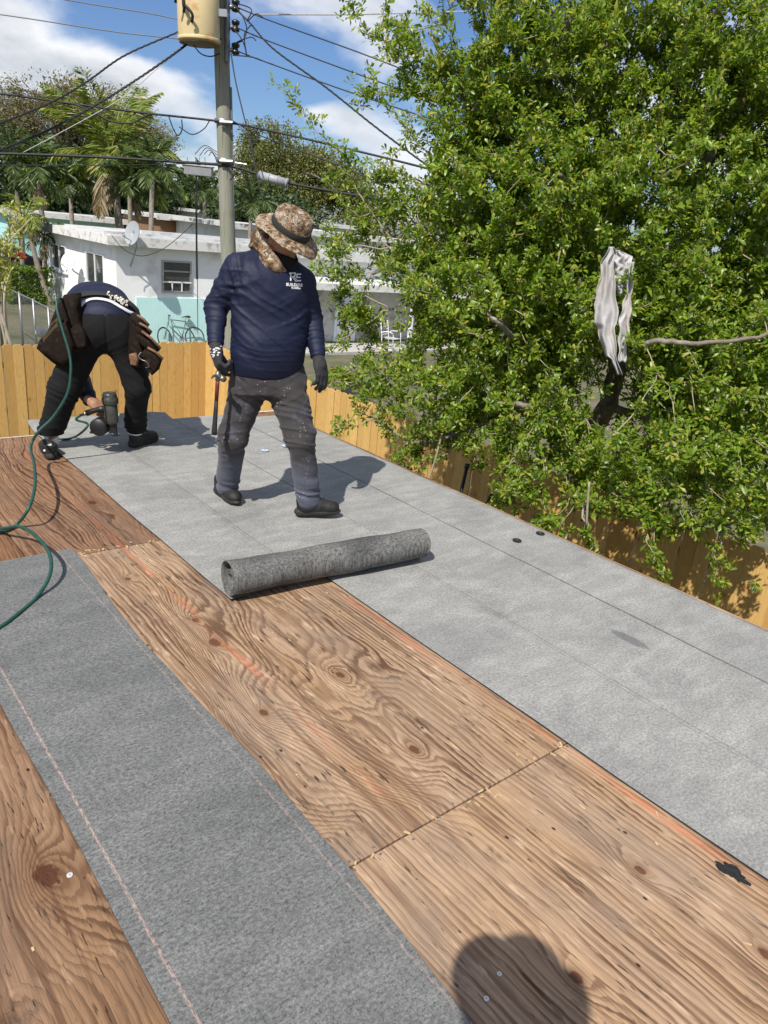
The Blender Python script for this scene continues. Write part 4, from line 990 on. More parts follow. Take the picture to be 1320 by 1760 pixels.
for k in range(40):
    x_ = random.uniform(183, 216); y_ = 511 + (x_ - 183) * .42 + random.gauss(0, 2.2); h_, n_ = hit(trp, x_, y_)
    if h_ is None: continue
    h_ = h_ + n_ * .022; s_ = random.uniform(.003, .008); mb.box((-s_, -s_, -s_), (s_, s_ * .6, s_ * .5), Matrix.Translation(h_) @ Euler((random.random() * 3, random.random() * 3, 0)).to_matrix().to_4x4())
mb.build('torn_padding', M_foam, belt)
def pouch(name, outline, d_, depth, m, parent, soft=.012, dd=0):
    """soft leather pouch: outline (picture directions at distance d_) with real depth"""
    pts = [q_(x, y, d_ + dd * (x - outline[0][0]) / 40) for x, y in outline]
    n_ = A(-FH); V = []; k = len(pts); c_ = sum(pts) / k
    prof = [(1.0, 0), (1.03, depth * .25), (1.02, depth * .7), (.93, depth * .93), (.72, depth)]
    V = [c_ + (p - c_) * s_ + n_ * o_ for s_, o_ in [(.9, -.012)] + prof for p in pts]; F_ = []
    L_ = len(prof) + 1
    for i in range(L_ - 1):
        for j in range(k): F_.append((i * k + j, i * k + (j + 1) % k, (i + 1) * k + (j + 1) % k, (i + 1) * k + j))
    F_ += [tuple(range(k - 1, -1, -1)), tuple((L_ - 1) * k + j for j in range(k))]
    mb = MB(); mb.add(V, F_); me = mb.mesh(name, m, True); return link(name, me, None, parent)
lp = pouch('pouch', [(117, 507), (140, 504), (140, 528), (146, 556), (152, 584), (150, 598), (138, 606), (126, 622), (112, 628), (98, 620), (84, 608), (71, 596), (76, 582), (90, 568), (96, 548), (104, 528)], 4.74, .085, M_leather, belt)
pouch('pocket', [(98, 560), (118, 552), (130, 580), (128, 612), (112, 626), (96, 617), (74, 598), (82, 580)], 4.66, .045, M_leather, lp)
pouch('pocket', [(122, 566), (138, 556), (150, 578), (153, 594), (140, 598), (130, 594)], 4.66, .04, M_leather, lp)
pouch('pocket', [(84, 572), (98, 552), (112, 548), (108, 560), (92, 576)], 4.68, .05, M_leather, lp)
mb = MB()
for k in range(16):
    b0 = q_(76 + k * 1.6, 588 - k * 1.7, 4.62); mb.tube([b0, b0 + A([-.006, 0, .030])], .0018, 5)
for k in range(10):
    b0 = q_(86 + k * 1.5, 568 - k * 1.5, 4.64); mb.tube([b0, b0 + A([-.004, 0, .030])], .0018, 5)
M_brass = plain('brass nails', (.35, .27, .12), .4, .3, 50, metal=.6); mb.build('coil_nails', M_brass, lp)
mb = MB()
pr = pouch('pouch', [(230, 538), (238, 536), (246, 556), (250, 580), (252, 606), (250, 628), (240, 630), (230, 622), (224, 618), (226, 590), (228, 560)], 4.80, .07, M_leather, belt)
for (x0, y0, x1, y1, wd) in [(236, 542, 256, 560, 9), (240, 556, 261, 572, 9), (244, 570, 276, 600, 11), (254, 598, 280, 618, 12)]:
    dx, dy = x1 - x0, y1 - y0; L_ = math.hypot(dx, dy); nx_, ny_ = -dy / L_, dx / L_
    pk = pouch('pocket', [(x0, y0), (x0 + dx * .5 + 1, y0 + dy * .45 - 1), (x1, y1), (x1 + nx_ * wd * .8, y1 + ny_ * wd * .8), (x0 + dx * .5 + nx_ * wd, y0 + dy * .5 + ny_ * wd), (x0 + nx_ * wd, y0 + ny_ * wd)], 4.74, .075, M_leather, pr)
    mb2 = MB(); mb2.tube([q_(x0, y0 - .5, 4.655), q_(x0 + dx * .5 + 1, y0 + dy * .45 - 1.5, 4.65), q_(x1, y1 - .5, 4.655)], .008, 8); mb2.build('flap_edge', M_leather2, pk, True)
pouch('pocket', [(252, 600), (266, 604), (279, 618), (274, 634), (264, 643), (254, 630), (250, 616)], 4.70, .05, M_leather, pr)
tip = pouch('pocket', [(224, 608), (234, 606), (240, 616), (236, 628), (226, 626)], 4.70, .03, M_leather2, pr)
MB().tube(spline([q_(243, 605, 4.62), q_(238, 612, 4.61), q_(243, 618, 4.61), (q_(252, 622, 4.61)), q_(256, 630, 4.61), q_(250, 632, 4.62)], 5), .0035, 6).build('wire_hook', M_steel, pr, True)

# nail gun
ng = empty('nail_gun', q_(190, 742, 4.78), 'dark roofing nail gun held just above the felt in the bent worker\'s hand', 'nail gun')
M_gun = plain('scuffed olive metal', (.065, .068, .055), .42, .6, 30, stain=(.012, .012, .012), stain_scale=16, metal=.3); M_gunb = plain('black tool plastic', (.010, .010, .011), .45, .3, 40)
g0 = q_(193, 735, 4.78); gz_ = A([0, 0, 1.0]) - A(LAT) * .05; GF = frame(g0, gz_, LAT)
u_ = 1 / 268.0
MB().lathe([(.020, .02), (.040, .035), (.044, .05), (.044, .155), (.040, .165)], 20, GF).build('cylinder', M_gun, ng, True)
MB().lathe([(.046, .160), (.052, .166), (.052, .200), (.046, .206), (.046, .222), (.040, .238), (.024, .240), (.022, .232), (.001, .232)], 20, GF).build('cylinder_cap', M_gun, ng, True)
mb = MB(); mb.box((-.016, -.014, -.035), (.016, .014, .035), GF); mb.box((.010, -.012, -.058), (.030, .012, .03), GF); mb.build('nose', M_gunb, ng, bevel=.003)
hp = [GF @ Vector(p) for p in ((-.035, 0, .125), (-.075, 0, .122), (-.12, 0, .108), (-.165, 0, .090))]
MB().tube(hp, [.026, .0185, .0175, .021], 12).build('handle', M_gunb, ng, True)
M_fit = plain('steel air fitting', (.35, .34, .32), .3, .3, 40, metal=.9)
hv = (hp[-1] - hp[-2]).normalized(); MB().tube([hp[-1], hp[-1] + hv * .02, hp[-1] + hv * .021, hp[-1] + hv * .05], [.013, .013, .009, .009], 10).build('air_fitting', M_fit, ng, True)
MAGM = GF @ Matrix.Translation((-.082, 0, .004)) @ Matrix.Rotation(R(90), 4, 'X')
MB().lathe([(.052, -.038), (.060, -.032), (.060, .030), (.054, .038)], 22, MAGM).build('coil_magazine', M_gunb, ng, True)
mb = MB(); mb.box((-.07, -.012, .02), (-.02, .012, .045), GF); mb.box((-.15, -.02, -.045), (-.06, .02, -.03), GF); mb.build('magazine_bracket', M_gunb, ng, bevel=.003)
mb = MB(); mb.tube([GF @ Vector(p) for p in ((-.045, 0, .108), (-.052, 0, .085), (-.066, 0, .09))], .005, 6); mb.build('trigger', M_gunb, ng, True)

# air hose: from the belt down to the deck, out of the frame, and back to the tool
M_hose = plain('dark green air hose', (.010, .062, .045), .5, .5, 60, stain=(.006, .016, .015), stain_scale=30)
pts = [q_(113, 520, 4.70), q_(104, 513, 4.64), q_(98, 518, 4.58), q_(99, 536, 4.55), q_(110, 575, 4.52), q_(119, 606, 4.50), q_(122, 636, 4.48), q_(116, 676, 4.46), q_(92, 716, 4.44), q_(66, 742, 4.40), q_(53, 768, 4.36)]
pts += [on_z(59, 800, .18), on_z(60, 835, .17), on_z(50, 872, .12), on_z(28, 902, .02), on_z(0, 915, .012), on_z(-60, 925, .012), on_z(-60, 900, .012), on_z(0, 908, .05), on_z(34, 905, .11), on_z(66, 925, .12), on_z(86, 955, .10), on_z(85, 990, .06), on_z(62, 1028, .014), on_z(30, 1056, .012), on_z(0, 1078, .012), on_z(-60, 1110, .012), on_z(-130, 1190, .012)]
hose = empty('air_hose', pts[13], 'green air hose looping from the bent worker\'s belt down over the plywood', 'hose')
MB().tube(spline(pts, 8), .0085, 8).build('line', M_hose, hose, True)
e0 = Vector(hp[-1] + hv * .05)
p2 = [e0, e0 + hv * .03 - Vector((0, 0, .02)), q_(150, 728, 4.80), q_(146, 738, 4.80), on_z(130, 750, .03), on_z(112, 755, .026), on_z(90, 752, .026), q_(74, 745, 4.95), q_(60, 746, 4.45)]
MB().tube(spline(p2, 7), .0080, 8).build('line', M_hose, hose, True)

# ------------------------------------------------------------------ the photographer, standing just behind the camera (only the shadow shows)
ph = empty('person', (-.30, -.28, .005), 'photographer in a wide brimmed hat, seen only as the round shadow on the plywood', 'person')
C = lambda f, r, z: A(FH) * f + A(LAT) * r + A([0, 0, z])
pm = C(-.24, -.11, 0)
ps = [(1.46, .07, .06), (1.40, .19, .10), (1.25, .20, .125), (1.0, .18, .12), (.86, .19, .13)]
pbody = union(loft([pm + A([0, 0, z]) for z, a, b in ps], [q[1] for q in ps], [q[2] for q in ps], LAT), *head_parts(pm + C(.07, .0, 1.68), np.stack([LAT, FH, [0, 0, 1]], 1)), (cap(pm + A([0, 0, 1.42]), pm + C(.03, 0, 1.60), .055, .05), .03),
              *[(cap(pm + C(0, s_ * .10, .88), pm + C(.05, s_ * .12, .48), .09, .06), .04) for s_ in (-1, 1)], *[(cap(pm + C(.05, s_ * .12, .48), pm + C(0, s_ * .13, .07), .06, .042), .03) for s_ in (-1, 1)], *[(cap(pm + C(-.03, s_ * .13, .045), pm + C(.15, s_ * .15, .035), .04, .035), .03) for s_ in (-1, 1)],
              *[(cap(pm + C(.02, s_ * .20, 1.38), pm + C(.10, s_ * .27, 1.17), .055, .045), .03) for s_ in (-1, 1)], *[(cap(pm + C(.10, s_ * .27, 1.17), C(-.10, s_ * .10, 1.49), .05, .045), .03) for s_ in (-1, 1)],
              *[(h[0], .01) if isinstance(h, tuple) else (h, .01) for s_ in (-1, 1) for h in hand_parts(C(-.10, s_ * .09, 1.49), C(.2, -s_ * .1, .7), C(.1, -s_ * 1, 0), .5, 1, .5, s_)])
link('body', sdf_mesh('body', pbody, pm - A([.45, .45, .02]), pm + A([.60, .60, 1.9]), .012, M_skin), None, ph)
PF = frame(pm + C(.075, .01, 1.775), A([0, 0, 1.0]) - FH * .05, LAT)
MB().lathe([(.158, -.032), (.160, -.028), (.13, -.004), (.104, .008), (.102, .06), (.09, .095), (.05, .11), (.001, .11)], 40, PF @ Matrix.Diagonal((.97, 1.08, 1, 1))).build('hat', M_camo, ph, True)
for v in bpy.data.objects['hat.001'].data.vertices:
    q = PF.inverted() @ v.co; a_ = math.atan2(q.y, q.x); r_ = math.hypot(q.x, q.y); k_ = max(0, r_ - .1) / .06; q.x *= 1 + k_ * .10 * math.sin(3 * a_ + 1); q.y *= 1 + k_ * .10 * math.sin(2 * a_ + 2.2); q.z += k_ * .022 * math.sin(4 * a_); v.co = PF @ q
sw = loft([pm + A([0, 0, z]) for z, a, b in ps], [q[1] + .015 for q in ps], [q[2] + .015 for q in ps], LAT)
link('shirt', sdf_mesh('shirt', sw, pm - A([.3, .3, -.8]), pm + A([.3, .3, 1.6]), .014, M_navy), None, ph)
lg = union(*[(cap(pm + C(0, s_ * .10, .86), pm + C(.05, s_ * .12, .48), .105, .078), .04)[0] for s_ in (-1, 1)], *[(cap(pm + C(.05, s_ * .12, .48), pm + C(0, s_ * .13, .10), .078, .06), .03) for s_ in (-1, 1)])
link('trousers', sdf_mesh('trousers', lg, pm - A([.4, .4, 0]), pm + A([.4, .4, 1.05]), .014, M_trouser), None, ph)
pe = empty('phone', C(-.02, 0, EYE), 'black phone held up in the photographer\'s hands, out of the picture', 'phone')
PMX = Matrix.Translation(EYEV) @ m3.to_4x4()
MB().box((-.036, -.075, .006), (.036, .075, .014), PMX).build('phone_body', M_gunb, pe, bevel=.002)
MB().box((-.033, -.072, .0142), (.033, .072, .0146), PMX).build('screen', M_blackcloth, pe)
# ================================================================== foliage tools
def leaf_mat(name, c_dark, c_lite, trans=.35, rough=.45, yellow=None, spec=.5, yamt=.1):
    m, t = new_mat(name); g = t.node('ShaderNodeNewGeometry'); rd = g.outputs['Random Per Island']; v = t.obj()
    c = t.mix(rd, c_dark, c_lite); c = t.mix(t.mr(t.noise(v, 2.2, 3), .3, .7, 0, .35), c, t.mix(1, c, (1.35, 1.25, .9), 'MULTIPLY'))
    if yellow: c = t.mix(t.mr(t.m('FRACT', t.m('MULTIPLY', rd, 7.31)), 1 - yamt, 1 - yamt + .02), c, yellow)
    b = t.node('ShaderNodeBsdfPrincipled'); t.put(b.inputs['Base Color'], c); t.put(b.inputs['Roughness'], rough); t.put(b.inputs['Specular IOR Level'], spec)
    tr = t.node('ShaderNodeBsdfTranslucent'); t.put(tr.inputs[0], t.mix(1, c, (1.25, 1.25, .55), 'MULTIPLY'))
    mx = t.node('ShaderNodeMixShader'); mx.inputs[0].default_value = trans; t.t.links.new(b.outputs[0], mx.inputs[1]); t.t.links.new(tr.outputs[0], mx.inputs[2])
    o_ = t.node('ShaderNodeOutputMaterial'); t.t.links.new(mx.outputs[0], o_.inputs[0])
    return m
def unit(v): return v / (np.linalg.norm(v, axis=-1, keepdims=True) + 1e-9)
def leaves_mesh(name, P, Dv, L, W, m, up=.4, fold=.18, six=False):
    """leaf blades: base P, direction Dv, lengths L, half widths W"""
    n_ = len(P); Dv = unit(Dv); nr = unit(rng.normal(size=(n_, 3)) * .6 + np.array([-.35, -.25, .9]) * up * 2); S_ = unit(np.cross(Dv, nr)); N_ = np.cross(S_, Dv)
    L = np.broadcast_to(L, n_)[:, None]; W = np.broadcast_to(W, n_)[:, None]
    if not six:
        V = np.stack([P, P + Dv * L * .55 + S_ * W + N_ * W * fold, P + Dv * L - N_ * L * .08, P + Dv * L * .55 - S_ * W + N_ * W * fold], 1).reshape(-1, 3)
        I = np.arange(n_)[:, None] * 4; F_ = np.concatenate([np.hstack([I, I + 1, I + 2]), np.hstack([I, I + 2, I + 3])])
        return np_mesh(name, V, F_, m, False)
    # obovate blade with a folded midrib: base, two low, two wide, tip, middle
    q = [P, P + Dv * L * .35 + S_ * W * .55 + N_ * W * fold, P + Dv * L * .72 + S_ * W + N_ * (W * fold * 1.3), P + Dv * L - N_ * L * .10, P + Dv * L * .72 - S_ * W + N_ * (W * fold * 1.3), P + Dv * L * .35 - S_ * W * .55 + N_ * W * fold, P + Dv * L * .6 + N_ * L * .03]
    V = np.stack(q, 1).reshape(-1, 3); I = np.arange(n_)[:, None] * 7
    tri = [(0, 1, 6), (1, 2, 6), (2, 3, 6), (3, 4, 6), (4, 5, 6), (5, 0, 6)]
    F_ = np.concatenate([np.hstack([I + a, I + b, I + c]) for a, b, c in tri])
    return np_mesh(name, V, F_, m, False)
def in_lobes(lobes, n_, shell=.55, gap=1.6, keep=.42):
    """points inside a set of ellipsoids, thinned by noise so that sky shows through"""
    vol = np.array([r[0] * r[1] * r[2] for c, r in lobes]); out = []
    for (c, r), k in zip(lobes, (vol / vol.sum() * n_ * 2.2).astype(int)):
        d_ = unit(rng.normal(size=(k, 3))); rad = (shell + (1 - shell) * rng.random(k)) ** (1) * (rng.random(k) ** .25)
        out.append(np.array(c) + d_ * rad[:, None] * np.array(r))
    P = np.concatenate(out); P = P[vnoise(P * gap + 7) + .35 * vnoise(P * gap * 3.1) > keep + .17]
    rng.shuffle(P); return P[:n_]
def crown_tree(base, lobes, label, m_leaf, m_bark, n_leaf, size, trunk_r, group=None, limbs=26, name='tree', gap=1.2, keep=.42, twigs=0, shell=.5, wide=.35, dirb=.5):
    e = empty(name, base, label, 'tree', group); base = np.array(base, float)
    P = in_lobes(lobes, n_leaf, shell, gap, keep)
    ctr = np.mean([c for c, r in lobes], 0); dv = unit(P - ctr) * dirb + rng.normal(size=P.shape) * .6
    link('foliage', leaves_mesh('foliage', P, dv, size * (.6 + .8 * rng.random(len(P))), size * wide * (.7 + .6 * rng.random(len(P))), m_leaf), None, e)
    mb = MB(); top = ctr * .7 + base * .3; top[2] = base[2] + (ctr[2] - base[2]) * .62
    mb.tube(spline([base, base * .5 + top * .5 + rng.normal(size=3) * trunk_r * .6, top], 5), [trunk_r * (1 - .045 * i) for i in range(11)], 8)
    for k in range(limbs):
        q = P[rng.integers(len(P))]; mid = top * .5 + q * .5 + rng.normal(size=3) * .12 * np.linalg.norm(q - top) + np.array([0, 0, .05]); s_ = spline([top, mid, q], 4)
        mb.tube(s_, [trunk_r * .45 * (1 - .9 * i / 8) + .006 for i in range(9)], 5)
    for k in range(twigs):
        q = P[rng.integers(len(P))]; r_ = P[rng.integers(len(P))]; d_ = unit(q - top); mb.tube([q - d_ * size * 5 + rng.normal(size=3) * size, q, q + d_ * size * 2 + rng.normal(size=3) * size], [.016, .010, .004], 3, False)
    link('trunk', mb.mesh('trunk', m_bark, True), None, e)
    return e
M_bark = plain('grey brown bark', (.15, .115, .085), .9, .4, 9, bump=.7, bscale=30, stain=(.3, .27, .23), stain_scale=4)
M_barkp = plain('pale grey bark', (.26, .225, .18), .85, .3, 14, bump=.5, bscale=50, stain=(.10, .08, .06), stain_scale=6)
M_olive = leaf_mat('olive foliage', (.080, .092, .022), (.175, .185, .045), .3)
M_brownish = leaf_mat('thin brown green foliage', (.11, .105, .05), (.22, .20, .10), .3, yellow=(.22, .18, .10), yamt=.15)
M_deep = leaf_mat('dark evergreen foliage', (.018, .038, .010), (.055, .095, .022), .3)
M_palmg = leaf_mat('palm green', (.035, .060, .014), (.10, .15, .035), .3, .4)
M_palmy = leaf_mat('yellow palm green', (.10, .165, .025), (.26, .33, .055), .35, .45, yellow=(.42, .36, .14), yamt=.14)
M_dead = leaf_mat('dry palm leaf', (.24, .19, .12), (.42, .35, .25), .25, .7)
M_hedge = leaf_mat('hedge leaf', (.05, .10, .012), (.17, .26, .03), .3, .4)

# ================================================================== neighbouring houses
M_wwall = plain('white rendered wall', (.86, .86, .85), .85, .05, 3, bump=.35, bscale=25, stain=(.60, .58, .55), stain_scale=1.2)
M_aqua = plain('aqua ribbed siding', (.56, .82, .79), .7, .05, 3)
M_roofw = plain('weathered white roof', (.55, .55, .54), .8, .18, 2, stain=(.22, .21, .20), stain_scale=1.6)
M_fascia = plain('peeling white fascia', (.68, .67, .64), .75, .12, 3, stain=(.20, .18, .16), stain_scale=4.5)
M_fascd = plain('dark roof edge', (.045, .05, .052), .6, .3, 4)
M_frame = plain('white window frame', (.78, .78, .77), .4, .05, 9)
M_alu = plain('grey aluminium', (.38, .39, .40), .35, .15, 20, metal=.6)
m, t = new_mat('window glass'); t.out(t.mix(t.noise(t.obj(), .9, 3), (.02, .024, .026), (.07, .075, .078)), .06, None, 0, .9); M_glass = m
M_grey = plain('stained grey render', (.50, .49, .46), .9, .2, 1.5, stain=(.20, .19, .17), stain_scale=2.2, bump=.3)
M_doorw = plain('white door paint', (.74, .77, .82), .5, .06, 5)
hs = empty('bungalow', (8.6, 22.6, GZ), 'white flat roofed bungalow with aqua lower wall behind the far fence', 'house')
WX0, WY0, WX1, WY1, WT = 8.58, 22.6, 22.0, 29.2, .47
MB().box((WX0, WY0, GZ - .2), (WX1, WY1, WT)).build('wall', M_wwall, hs)
mb = MB(); x = 9.16
while x < 14.2: mb.box((x, WY0 - .028, GZ), (x + .085, WY0 - .004, -1.00)); mb.box((x + .085, WY0 - .022, GZ), (x + .10, WY0 - .004, -1.00)); x += .10
mb.build('aqua_siding', M_aqua, hs)
MB().box((8.28, 22.32, .50), (22.3, 29.7, .70)).build('roof', M_roofw, hs)
mb = MB(); mb.box((8.235, 22.275, .46), (22.3, 22.315, .72)); mb.build('fascia', M_fascia, hs)
mb = MB(); mb.box((8.235, 22.32, .47), (8.275, 27.2, .73)); mb.build('fascia', M_fascia, hs); MB().box((8.23, 27.203, .46), (8.275, 29.75, .74)).build('fascia', M_fascd, hs)
mb = MB(); mb.box((8.4, 22.5, .702), (22, 22.72, .75)); mb.box((8.5, 23.3, .702), (21.5, 23.42, .80)); mb.box((10.2, 24.6, .702), (22, 24.75, .86)); mb.build('roof_curb', M_roofw, hs)
def window(parent, axis, a0, a1, z0, z1, fixed, m_frame=None, bars='v', sill=True, n=2, rows=1):
    """window in a wall: axis 'x' wall faces -Y at y=fixed, axis 'y' wall faces -X at x=fixed"""
    m_frame = m_frame or M_frame
    def bx(mb, u0, u1, w0, w1, d0, d1):
        return mb.box((u0, fixed - d1, w0), (u1, fixed - d0, w1)) if axis == 'x' else mb.box((fixed - d1, u0, w0), (fixed - d0, u1, w1))
    fwid = .055; mb = MB()
    bx(mb, a0, a1, z1 - fwid, z1, .002, .05); bx(mb, a0, a1, z0, z0 + fwid, .002, .05); bx(mb, a0, a0 + fwid, z0 + fwid, z1 - fwid, .002, .05); bx(mb, a1 - fwid, a1, z0 + fwid, z1 - fwid, .002, .05)
    w_ = mb.build('window', m_frame, parent)
    mb = MB(); bx(mb, a0 + fwid, a1 - fwid, z0 + fwid, z1 - fwid, .003, .012); mb.build('pane', M_glass, w_)
    mb = MB()
    for i in range(1, n): u = a0 + (a1 - a0) * i / n; bx(mb, u - .022, u + .022, z0 + fwid, z1 - fwid, .013, .045)
    for i in range(1, rows): u = z0 + (z1 - z0) * i / rows; bx(mb, a0 + fwid, a1 - fwid, u - .022, u + .022, .0135, .046)
    if mb.v: mb.build('mullion', m_frame, w_)
    if sill: mb = MB(); bx(mb, a0 - .06, a1 + .06, z0 - .07, z0 - .003, .002, .09); mb.build('sill', M_frame, w_)
    return w_
window(hs, 'y', 26.95, 28.4, -.75, .10, WX0); window(hs, 'y', 23.5, 25.05, -.86, .12, WX0)
wf = window(hs, 'x', 9.98, 10.95, -.83, .12, WY0, M_alu, n=1, rows=3, sill=False)
mb = MB()
for u in (10.3, 10.62): mb.box((u - .02, WY0 - .06, -.80), (u + .02, WY0 - .046, -.52))
mb.box((9.98, WY0 - .06, -.54), (10.95, WY0 - .0465, -.50)); mb.build('security_bar', M_frame, wf)
# right part: porch with lower roof and white door
mb = MB(); mb.box((14.3, 21.6, -.50), (22.2, 21.64, -.27)); mb.build('porch_fascia', M_fascia, hs)
mb = MB(); mb.add([(14.3, 21.645, -.30), (22.2, 21.645, -.30), (22.2, 22.59, -.12), (14.3, 22.59, -.12), (14.3, 21.645, -.36), (22.2, 21.645, -.36), (22.2, 22.59, -.18), (14.3, 22.59, -.18)], [(0, 1, 2, 3), (7, 6, 5, 4), (0, 4, 5, 1), (1, 5, 6, 2), (2, 6, 7, 3), (3, 7, 4, 0)]); mb.build('porch_roof', M_roofw, hs)
MB().box((14.35, WY0 - .03, GZ), (22.0, WY0 - .003, -.20)).build('porch_wall', M_grey, hs)
dr = MB().box((16.62, WY0 - .075, GZ + .05), (17.62, WY0 - .033, -.42)).build('door', M_doorw, hs)
mb = MB()
for i in range(2):
    for z0, z1 in ((-2.25, -1.65), (-1.5, -.95), (-.85, -.55)): mb.box((16.74 + i * .44, WY0 - .095, z0), (17.06 + i * .44, WY0 - .0755, z1))
mb.build('door_panel', M_doorw, dr)
for xx in (14.6, 19.6): MB().box((xx, 21.66, GZ), (xx + .12, 21.78, -.34)).build('porch_post', M_frame, hs)
MB().box((14.0, 20.6, GZ - .1), (22, 22.55, GZ + .06)).build('porch_slab', plain('concrete slab', (.42, .40, .37), .9, .15, 3), hs)
# satellite dishes
M_dish = plain('grey dish', (.33, .35, .37), .5, .1, 9); M_dishw = plain('pale dish', (.66, .67, .68), .5, .06, 9)
def dish(c, aim, r, m, label, foot, arm_to):
    e = empty('satellite_dish', foot, label, 'satellite dish', 'satellite dishes on the bungalow'); M_ = frame(c, aim, (0, 0, 1)) @ Matrix.Diagonal((1.12, 1, 1, 1))
    MB().lathe([(r, .16 * r), (r * .7, .07 * r), (r * .35, .01), (.001, 0), (.001, -.012), (r * .35, -.008), (r * .7, .07 * r - .018), (r, .16 * r - .014)], 28, M_, cap=False).build('reflector', m, e, True)
    fo = Vector(c) + Vector(aim).normalized() * r * 1.25 - Vector((0, 0, r * .55)); MB().tube([Vector(c) - Vector((0, 0, r * .8)), fo], .014, 6).build('feed_arm', M_alu, e); MB().tube([fo, fo + (Vector(c) - fo) * .16], .035, 8).build('receiver', m, e)
    MB().tube([Vector(c) - Vector(aim).normalized() * .03, Vector(arm_to), Vector(foot)], .022, 6).build('mast', M_alu, e, True)
c1 = on_y(229, 401, 22.0); dish(c1, (-.93, -.3, .22), .30, M_dish, 'grey satellite dish on a bent mast at the bungalow roof edge', (c1[0] + .12, 22.55, c1[2] - .95), c1 + [.12, .05, -.35])
c2 = on_x(118, 451, 8.15); dish(c2, (-.86, -.5, .30), .27, M_dishw, 'pale satellite dish on the bungalow side wall between the two windows', (8.57, c2[1] - .2, c2[2] - .45), c2 + [.12, -.05, -.25])
# bicycle leaning on the aqua wall
bike = empty('bicycle', (10.35, 22.0, GZ), 'old grey bicycle leaning against the aqua wall of the bungalow', 'bicycle')
M_tyre = plain('bicycle tyre', (.02, .02, .02), .8, .2, 30); M_bframe = plain('dull grey green frame', (.10, .13, .12), .4, .2, 20, metal=.4); M_rim = plain('bicycle rim', (.45, .46, .46), .3, .1, 30, metal=.8)
BR_ = 0.335
bx0 = float(on_y(247 + 14, 585, 22.25)[0]); bzw = float(on_y(262, 553, 22.25)[2]); bx0 = float(on_y(284, 560, 22.3)[0]) ; BXF = bx0; BXR = bx0 + 1.02; BZ = GZ + .31
lean = lambda x, z, o=0: Vector((x, 22.28 + (z - GZ) * .24 + o, z))
def wheel(cx, yaw=0):
    MW = frame(lean(cx, BZ), Vector((math.sin(yaw), -math.cos(yaw), .24)), (1, 0, 0))
    wh = MB().torus(MW, .325, .017, 36, 6).build('wheel', M_tyre, bike, True); MB().torus(MW, .303, .009, 36, 5).build('rim', M_rim, wh, True)
    mb = MB()
    for k in range(18):
        a = 2 * math.pi * k / 18; mb.tube([MW @ Vector((.018 * math.cos(a), .018 * math.sin(a), .02 * (-1) ** k)), MW @ Vector((.30 * math.cos(a + .15), .30 * math.sin(a + .15), 0))], .0022, 3, False)
    mb.build('spokes', M_rim, wh); MB().tube([MW @ Vector((0, 0, -.05)), MW @ Vector((0, 0, .05))], .016, 8).build('hub', M_rim, wh)
wheel(BXF, .5); wheel(BXR, 0)
hd0, hd1_, bb, st = lean(BXF + .20, GZ + .86), lean(BXF + .16, GZ + .70), lean(BXF + .58, GZ + .29), lean(BXF + .76, GZ + .80)
mb = MB()
for a, b, r_ in [(hd0, st, .014), (hd1_, bb, .017), (bb, st, .015), (hd1_, hd0, .018), (bb, lean(BXR, BZ, -.04), .010), (bb, lean(BXR, BZ, .04), .010), (st, lean(BXR, BZ, -.04), .009), (st, lean(BXR, BZ, .04), .009)]: mb.tube([a, b], r_, 8)
mb.build('frame', M_bframe, bike, True)
mb = MB(); mb.tube([hd1_, lean(BXF + .10, GZ + .60), lean(BXF + .02, BZ, -.04)], .011, 6); mb.tube([hd1_, lean(BXF + .10, GZ + .60), lean(BXF + .02, BZ, .05)], .011, 6); mb.build('fork', M_bframe, bike, True)
mb = MB(); mb.tube([hd0, lean(BXF + .21, GZ + .99)], .012, 6); mb.tube([lean(BXF + .10, GZ + 1.0, -.30), lean(BXF + .20, GZ + 1.0, -.15), lean(BXF + .22, GZ + .99), lean(BXF + .26, GZ + 1.0, .14)], .011, 6); mb.build('handlebar', M_tyre, bike, True)
mb = MB(); mb.tube([st, st + Vector((.02, 0, .12))], .011, 6); mb.build('seat_post', M_rim, bike)
MB().tube([st + Vector((-.13, 0, .13)), st + Vector((-.02, 0, .15)), st + Vector((.10, 0, .15)), st + Vector((.15, 0, .14))], [.018, .035, .075, .05], 10, flat=.5).build('saddle', M_tyre, bike, True)
MB().lathe([(.085, -.006), (.09, 0), (.085, .006)], 20, frame(bb, (0, -1, .24))).build('chainring', M_rim, bike); MB().tube([bb + Vector((-.03, -.06, -.16)), bb, bb + Vector((.03, .06, .16))], .009, 5).build('crank', M_rim, bike)
